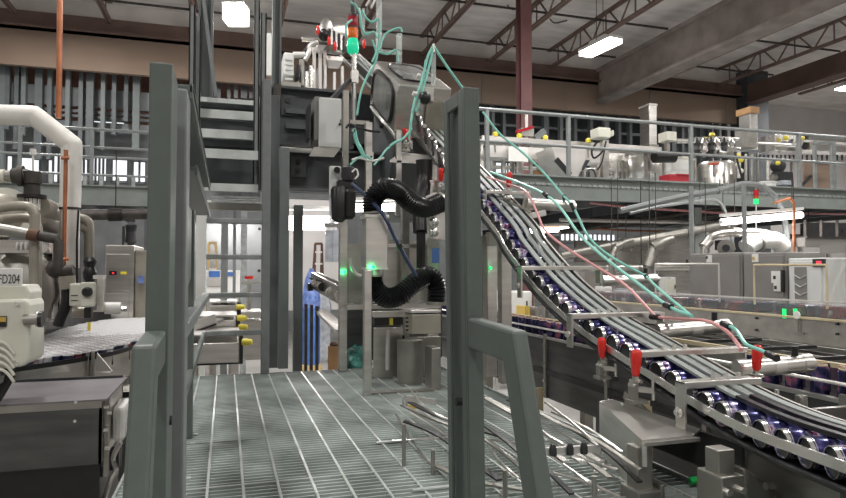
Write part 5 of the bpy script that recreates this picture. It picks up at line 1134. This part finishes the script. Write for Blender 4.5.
# support plates
A0, B0 = V((1.294,2.04,.17)), V((1.113,1.54,.17))
d_ = (B0-A0)
def vp(s,z): p = A0+d_*s; return (p.x,p.y,z)
build('support_plate', MB().prism([vp(0,.165),vp(1,.165),vp(1,.10),vp(.80,.06),vp(.72,-.03),vp(.5,-.06),vp(.2,-.02),vp(0,-.05)],(.012,-.004,0)), 'steel', t)
build('top_plate', MB().prism([(1.294,2.04,.165),(1.36,2.06,.165),(1.36,1.60,.165),(1.29,1.545,.165),(1.113,1.54,.165)],(0,0,.008)), 'steel', t)
build('plate_edge', MB().box((1.113,1.53,.158),(1.30,1.545,.168)), 'steel_bright', t)
for u,Y,v in ((645,1.56,447),(727,1.36,450)):
    w = .026; xm = P(u,470,Y=Y).x
    l_ = build('square_post', MB().box((xm-w,Y,-.2),(xm+w,Y+.05,P(u,v,Y=Y).z)), 'steel_dull', t, bevel=.003)
    zc_ = P(u,v+(42 if u<700 else 24),Y=Y).z
    build('clamp_collar', MB().box((xm-w-.010,Y-.02,zc_-.09),(xm+w+.012,Y+.07,zc_)).box((xm+w+.014,Y-.015,zc_-.09),(xm+w+.03,Y+.07,zc_+.012)), 'steel_dull', l_, bevel=.004)
    for k in (-1,1): build('collar_bolt', MB().cyl((xm+k*.022,Y-.034,zc_-.035),(xm+k*.022,Y-.02,zc_-.035),.009,n=6), 'steel_bright', l_)
build('lower_plate', MB().box((1.375,.75,-.05),(1.385,1.44,.17)), 'steel_dull', t); build('lower_panel', MB().box((1.33,.72,-.10),(1.342,1.12,.16)), 'steel_dark', t)
build('under_plate', MB().box((1.36,1.44,.06),(1.372,2.1,.165)), 'steel_dark', t)
for y,z in ((1.36,.08),(1.28,.03),(1.2,.0),(1.08,.06)): xb_ = 1.33 if y < 1.12 else 1.375; build('plate_bolt', MB().cyl((xb_-.015,y,z),(xb_,y,z),.011,n=6), 'steel_bright', t)
for y in (3.35,4.7,6.6):
    p = yz_at(y); build('support_leg', MB().box((1.50,y,0 if y<4.1 else GZ),(1.56,y+.06,p.z-.06)), 'steel', t)
for y,z in ((2.0,.20),(1.62,.15)): build('skid', MB().bar((1.375,y,z),(1.375,y-.28,z-.10),.012,.03), 'steel_dull', t)
# cans lying on their sides in the chute
cn = None; d = 0; last = None
L = .122; r = .0375
for i in range(len(path)-1):
    a, b = path[i], path[i+1]; seg = (b-a).length; n = 30
    for k in range(n):
        p = a.lerp(b,k/n)
        if last is not None and (p-last).length < .090: continue
        if p.y > 4.0: break
        last = p; tw = -.45*max(0,(1.8-p.y)/.8)
        c = p+V((L/2,0,0))
        if cn is None:
            cn = build('can', MB().lathe([(r*.78,-L/2+.018),(r*.86,-L/2+.002),(r,-L/2+.010),(r,L/2-.012),(r*.82,L/2)],(0,0,0),(1,0,0),n=24), 'can_violet', None, True)
            cn.location = (0,0,0); me=cn.data
            for v in me.vertices: pass
            zmin=min(v.co.z for v in me.vertices)
            for v in me.vertices: v.co.z += -r-zmin
            cn['label']='violet printed beverage can lying on its side in the gravity chute'; cn['category']='can'; cn['group']='violet cans rolling down the chute'
            build('end', MB().lathe([(r*.90,-L/2+.010),(r*.90,-L/2+.004),(r*.5,-L/2+.007),(.001,-L/2+.008)],(0,0,0),(1,0,0),n=24), 'can_end', cn, True)
            build('rim', MB().lathe([(r*1.01,-L/2+.013),(r*.95,-L/2-.001),(r*.885,-L/2-.001),(r*.875,-L/2+.010),(r*.89,-L/2+.012)],(0,0,0),(1,0,0),n=24), 'can_rim', cn, True)
            cn.location = c; cn.rotation_euler = (0,0,tw)
        else: dup(cn, c, tw)
# ------------------------------------------------------------------ lower conveyor with standing cans
X2 = 2.13
t = thing('can_conveyor','dark stainless sided conveyor running below and behind the chute','conveyor',(X2+.2,4,GZ))
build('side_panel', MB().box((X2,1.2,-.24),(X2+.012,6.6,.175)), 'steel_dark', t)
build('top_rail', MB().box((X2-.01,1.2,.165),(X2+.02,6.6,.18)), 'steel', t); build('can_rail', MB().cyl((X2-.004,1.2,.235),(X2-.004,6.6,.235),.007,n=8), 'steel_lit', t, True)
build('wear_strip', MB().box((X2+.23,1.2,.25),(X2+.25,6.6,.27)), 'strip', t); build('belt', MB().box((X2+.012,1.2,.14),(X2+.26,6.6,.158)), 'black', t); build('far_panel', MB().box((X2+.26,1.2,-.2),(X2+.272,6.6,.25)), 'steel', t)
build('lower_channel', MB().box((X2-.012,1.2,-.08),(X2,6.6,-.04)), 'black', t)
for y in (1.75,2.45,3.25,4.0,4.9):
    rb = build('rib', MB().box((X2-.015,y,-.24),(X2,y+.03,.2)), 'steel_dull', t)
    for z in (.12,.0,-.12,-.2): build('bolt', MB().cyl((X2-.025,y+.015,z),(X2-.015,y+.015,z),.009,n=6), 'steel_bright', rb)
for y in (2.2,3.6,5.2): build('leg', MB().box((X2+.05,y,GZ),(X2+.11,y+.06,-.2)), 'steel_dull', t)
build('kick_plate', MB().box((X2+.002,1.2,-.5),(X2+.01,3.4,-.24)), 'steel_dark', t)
for u,v,Y in ((540,400,None),(648,418,None)):
    p = P(u,v,X=X2-.12); build('yellow_leg', MB().box((p.x-.025,p.y,GZ),(p.x+.025,p.y+.02,p.z+.08)), 'strip', t)
cu = None; y = 1.35; k = 0
while y < 6.4:
    x = X2+.07+(.075 if k%2 else 0)
    if cu is None:
        cu = can_up('can','gold topped dark can standing on the lower conveyor','standing cans on the lower conveyor','can_dark','gold',ew=.87); cu.location=(x,y,.158)
    else: dup(cu,(x,y,.158),random.random()*6)
    y += .058; k += 1
    if 2.3 < y < 3.2: y = 3.2
# dark chain conveyor past the standing cans at right
t = thing('chain_conveyor','dark chain conveyor behind the standing cans at lower right','conveyor',(2.75,2.6,GZ))
build('bed', MB().box((2.47,1.4,.10),(3.3,4.2,.14)), 'dark_metal', t); build('side', MB().box((3.3,1.4,-.3),(3.32,4.2,.2)), 'steel_dull', t)
for k in range(6): build('rail', MB().bar((2.52+k*.14,1.4,.17),(2.52+k*.14,4.2,.17),.015,.02), 'iron' if k%2 else 'steel_dull', t)
for k in range(6): build('cross_rod', MB().bar((2.47,1.7+k*.4,.20),(3.28,1.7+k*.4,.20),.02,.02), 'dark_metal', t)
for y in (1.7,3.8):
    for x in (2.6,3.2): build('leg', MB().box((x-.03,y,GZ),(x+.03,y+.06,.1)), 'steel_dull', t)
build('lower_box', MB().px(838,395,860,430,1.9,.2), 'steel_dark', t)
t = thing('gearbox_plate','square stainless plate of the drive hanging below the right standing cans','plate',P(825,440,Y=1.75)); build('plate', MB().px(812,404,860,440,1.66,.02), 'steel', t); build('bracket', MB().px(795,394,808,420,1.7,.02), 'steel_dull', t); build('stud', MB().cyl(P(777,401,Y=1.75),P(777,390,Y=1.75),.008), 'steel_bright', t, True)
for v in (398,416): p = P(802,v,Y=1.7); build('bolt', MB().cyl(p,p-V((0,.012,0)),.010,n=6), 'steel_bright', t)

# ------------------------------------------------------------------ pneumatic cylinders at the brackets
def cylinder(label, a, b, r):
    a,b = V(a),V(b); d=(b-a).normalized(); t = thing('air_cylinder',label,'cylinder',(a+b)/2-V((0,0,r)))
    build('barrel', MB().cyl(a,b,r,n=20), 'steel', t, True); build('end_cap', MB().cyl(b-d*.02,b+d*.015,r*1.06,n=20).cyl(b+d*.01,b+d*.03,r*.5), 'steel', t, True); build('front_cap', MB().cyl(a-d*.02,a+d*.02,r*1.08,n=20), 'steel', t, True)
    build('fitting', MB().cyl(b-d*.04+V((0,0,r)),b-d*.04+V((0,0,r+.03)),.011), 'black', t, True); build('band', MB().cyl(a.lerp(b,.45),a.lerp(b,.62),r*1.03,n=20), 'steel_lit', t, True)
    return t
cylinder('stainless air cylinder at the topmost chute bracket', P(530,204,Y=3.3), P(571,206,Y=3.25), .032)
cylinder('stainless air cylinder on the right end of the middle chute bracket', P(662,331,Y=2.15), P(724,326,Y=2.1), .028)
cylinder('stainless air cylinder behind the rightmost red clamp handle', P(742,369,Y=1.80), P(806,363,Y=1.75), .031)
cylinder('dull stainless air cylinder beside the second chute bracket', P(606,281,Y=2.85), P(653,279,Y=2.8), .026)
t = thing('sensor_block','white sensor block lying under the topmost air cylinder','sensor',P(533,219,Y=3.3)); build('block', MB().bar(P(520,218,Y=3.3),P(544,213,Y=3.3),.06,.035), 'white', t, bevel=.006); build('connector', MB().cyl(P(544,213,Y=3.3),P(549,212,Y=3.3),.012), 'dark_metal', t, True)
t = thing('hanger_arm','stainless hanger arm dropping from the topmost chute bracket','bracket',P(526,210,Y=3.3)); build('arm', MB().prism([P(525,192,Y=3.3),P(531,194,Y=3.3),P(528,216,Y=3.3),P(521,220,Y=3.3)],(0,.012,0)), 'steel', t); build('knob', MB().sph(P(507,199,Y=3.25),.022), 'steel_dull', t, True); build('cross_bar', MB().bar(P(500,198,Y=3.26),P(531,212,Y=3.26),.012,.012), 'steel_dull', t)
# ------------------------------------------------------------------ hoses
def tube(label, pts, m, r=.008, ties=()):
    r *= .78
    t = thing('air_hose',label,'hose',pts[-1]); build('hose', MB().tube(pts,r,7,6), m, t, True)
    for i in ties: p=V(pts[i]); q=V(pts[i+1]) if i+1<len(pts) else 2*p-V(pts[i-1]); d=(q-p).normalized(); build('coupling', MB().cyl(p-d*.025,p+d*.025,r*1.8), 'black', t, True)
    return t
def Q(l, X0, X1): n=len(l)-1; return [P(u,v,D=X0+(X1-X0)*i/n) for i,(u,v) in enumerate(l)]
tube('teal air hose hanging from the post top across the mezzanine beam', Q(((483,112),(500,134),(522,152),(544,173),(560,192),(573,207),(588,236),(610,256),(646,276)),4.2,3.2), 'teal', .009, (5,))
tube('second teal hose crossing the mezzanine beam to the middle air cylinder', Q(((490,172),(520,183),(546,195),(562,210),(580,235),(605,258),(636,282),(668,306),(692,316)),3.8,2.3), 'teal', .009, (2,7))
tube('teal hose running down to the rightmost air cylinder', Q(((646,276),(660,290),(690,315)),3.2,2.4), 'teal', .008, (0,))
tube('short teal hose ending at the rightmost air cylinder fitting', Q(((726,325),(736,330),(746,344),(760,350),(772,356)),2.1,1.85), 'teal', .0075, (0,4))
tube('pink air hose hanging from the topmost bracket to the lower bracket', Q(((487,177),(508,184),(526,192),(536,210),(545,230),(565,247),(595,266),(625,285),(655,316)),3.9,2.6), 'pink', .008)
tube('pink and white air hose looping to the rightmost clamp', Q(((655,317),(680,319),(706,321),(725,330),(737,343),(741,350)),2.6,1.9), 'pink', .0085, (0,))
# ------------------------------------------------------------------ red handled toggle clamps
def clamp(label, u, v, y, tilt=0, rod=True, s=1.0, X=None):
    p = P(u,v,Y=y) if X is None else P(u,v,X=X)
    t = thing('toggle_clamp',label,'clamp',p-V((0,0,.135*s)))
    a = V((math.sin(tilt),0,math.cos(tilt)))
    build('handle', MB().lathe([(.008*s,-.045*s),(.014*s,-.035*s),(.0185*s,.02*s),(.018*s,.036*s),(.010*s,.046*s)],p,a,n=14), 'red', t, True)
    b = p-a*.045*s
    build('arm', MB().bar(b,b-V((.004,0,.055*s)),.018*s,.012*s).bar(b-V((.015*s,0,.01)),b-V((.014*s,0,.075*s)),.006*s,.02*s), 'steel', t)
    build('base', MB().cbox(p-V((0,0,.128*s)),(.06*s,.05*s,.014*s)).cbox(p-V((.012*s,0,.10*s)),(.022*s,.028*s,.05*s)), 'steel_dull', t, bevel=.002)
    build('pivot', MB().cyl(p+V((-.012*s,-.02*s,-.075*s)),p+V((-.012*s,.02*s,-.075*s)),.008*s).cyl(p+V((.006*s,-.02*s,-.06*s)),p+V((.006*s,.02*s,-.06*s)),.006*s), 'steel_bright', t, True)
    if rod:
        q = p+V((.045*s,-.03,-.09*s)); build('bar', MB().bar(p-V((.01*s,0,.085*s)),q,.014*s,.018*s), 'steel', t); build('spindle', MB().cyl(q-V((0,0,.035*s)),q+V((0,0,.035*s)),.006*s), 'steel_bright', t, True); build('rubber_foot', MB().cyl(q-V((0,0,.05*s)),q-V((0,0,.032*s)),.011*s), 'black', t, True)
    return t
clamp('large red handled toggle clamp in front on the chute support plate',636,363,1.86,.06,True,1.0)
clamp('red handled toggle clamp just left behind the large front clamp',602,348,2.12,-.03,True,.86)
clamp('rightmost red handled toggle clamp in front of the air cylinder',757,358,1.72,.1,False,.95)
clamp('red handled toggle clamp by the topmost chute bracket below the mezzanine',509,180,3.42,.08,False,1.0)
clamp('red handled toggle clamp beside the left edge of the right handrail post',441,175,3.9,.06,True,1.0)
clamp('red handled toggle clamp on the plate just below the hood',405,134,4.45,-.15,True,.95)
clamp('small red handled clamp just right of the clamp below the hood',409,135,4.5,-.25,False,.9)
# ribbed entry of cans visible under the hood
t = thing('chute_clamps','row of dark clamping ribs along the chute below the hood','clamps',P(425,150,Y=4.4))
for k in range(9):
    u,v = 413+k*3.6,106+k*6.0; build('rib', MB().bar(P(u,v,Y=4.32-k*.05),P(u+3,v+19,Y=4.30-k*.05),.014,.05), 'dark_metal' if k%2 else 'steel', t); build('nut', MB().cyl(P(u+1,v+2,Y=4.30-k*.05),P(u+1,v+2,Y=4.26-k*.05),.014,n=6), 'steel_bright', t)
build('plate', MB().prism([P(390,160,Y=4.3),P(401,152,Y=4.5),P(444,157,Y=4.4),P(444,163,Y=4.3)],(0,0,-.015)), 'steel_lit', t)
build('lower_bracket', MB().prism([P(426,196,Y=3.6),P(436,192,Y=3.6),P(448,215,Y=3.6),P(446,240,Y=3.6),P(428,238,Y=3.6)],(0,.012,0)), 'steel_lit', t)
for k,v in enumerate((222,232)): build('valve', MB().sph(P(434,v,Y=3.55),.03), 'steel_bright', t, True)
# frame posts seen right of the handrail post
t = thing('support_stand','stainless frame post with green glow right of the right handrail post','stand',P(488,318,Y=3.6))
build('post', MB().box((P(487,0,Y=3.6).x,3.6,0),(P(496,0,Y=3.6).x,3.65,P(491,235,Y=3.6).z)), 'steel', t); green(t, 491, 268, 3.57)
build('post', MB().box((P(500,0,Y=4.05).x,4.05,0),(P(508,0,Y=4.05).x,4.1,P(504,262,Y=4.05).z)), 'rail_grey', t); build('narrow_post', MB().box((P(482,0,Y=3.5).x,3.5,0),(P(486,0,Y=3.5).x,3.54,P(484,236,Y=3.5).z)), 'steel_dull', t); build('clamp', MB().px(486,232,499,246,3.57,.05), 'steel_dull', t)
# ------------------------------------------------------------------ dismantled guide rails lying on the grating
t = thing('guide_rail_pile','pile of bent steel guide rails leaning at the chute foot','guide rails',P(500,450,Z=0))
def on0(u,v,z): return P(u,v,Z=z)
rods = [((393,441,.02),(425,439,.05),(470,438,.06),(540,446,.05)),((402,405,.14),(430,418,.12),(462,430,.09)),((412,392,.2),(432,412,.16),(470,428,.1)),((404,421,.1),(440,436,.06),(480,466,.03),(500,480,.02)),
 ((488,446,.06),(500,462,.08),(518,478,.05)),((530,408,.17),(560,424,.15),(595,440,.15),(640,470,.1)),((533,418,.14),(548,436,.13),(586,455,.11)),((536,452,.08),(548,470,.08),(572,494,.05)),((545,402,.2),(575,425,.18),(598,446,.15)),((430,462,.02),(470,480,.02),(540,492,.02)),((540,470,.06),(580,480,.05),(620,497,.03)),((508,400,.12),(550,418,.12),(600,446,.10),(640,482,.06)),((520,412,.10),(560,432,.09),(606,462,.07)),((528,424,.08),(566,446,.07),(610,478,.05)),((524,440,.06),(560,462,.05),(600,492,.03)),((405,399,.10),(425,410,.09),(455,422,.08),(500,436,.06)),((410,412,.07),(436,428,.05),(470,452,.03)),((486,440,.07),(510,458,.05),(545,488,.03)),((396,414,.03),(412,440,.03),(428,462,.02)),((484,425,.1),(505,440,.09),(530,462,.06)),((552,412,.16),(590,430,.15),(622,452,.11)),((486,398,.22),(510,412,.2),(540,430,.16)),((548,440,.1),(575,455,.09),(618,470,.1))]
for k,r_ in enumerate(rods): build('guide_rail', MB().strip(crom([on0(*q) for q in r_],5),.006,.016 if k%3 else .024,(0,0,1)) if k%2 else MB().tube([on0(*q) for q in r_],.0045,7,5), ('steel','steel_dull','steel','dark_metal')[k%4], t, bool(k%2==0))
for (u,v,z),(u2,v2,z2) in (((536,452,.13),(600,448,.13)),((406,398,.17),(436,402,.17))): build('cross_bar', MB().bar(on0(u,v,z),on0(u2,v2,z2),.012,.02), 'steel_lit', t)
for u,v,z in ((405,403,.15),(404,427,.06),(553,452,.13),(570,451,.13),(584,450,.13)): build('bolt', MB().lathe([(.011,-.01),(.011,.01),(.006,.022)],on0(u,v,z),n=8), 'dark_metal' if u>500 else 'steel_bright', t, True)
for u,v,z in ((404,424,.14),(433,450,.08),(594,476,.1),(505,470,.14)): p=on0(u,v,z); build('foot_rod', MB().cyl((p.x,p.y,.004),p,.007,n=8), 'steel_dull', t, True)
for a,b in (((556,455,.10),(566,462,.10)),((570,453,.10),(584,464,.10)),((586,453,.10),(600,462,.10))): build('white_pad', MB().bar(on0(*a),on0(*b),.02,.006), 'steel_bright', t)
for u,v in ((595,448),(600,474)): p=P(u,v,Y=1.84); build('hand_knob', MB().lathe([(.012,-.03),(.02,-.02),(.02,.015),(.012,.02)],p,(1,0,.0),n=12), 'steel_bright', t, True)
build('yellow_tag', MB().px(408,404,420,409,2.75,.01), 'ochre', t)
t = thing('green_hose','short bright green hose end lying on the grating by the square posts','hose',P(700,481,Z=0)); a=P(690,481,Z=.015);b=P(712,484,Z=.012); build('hose', MB().tube([a,a.lerp(b,.5)+V((0,.01,.004)),b],.011,8,4), 'green', t, True); build('tip', MB().cyl(b,b+(b-a)*.15,.007), 'steel', t, True)
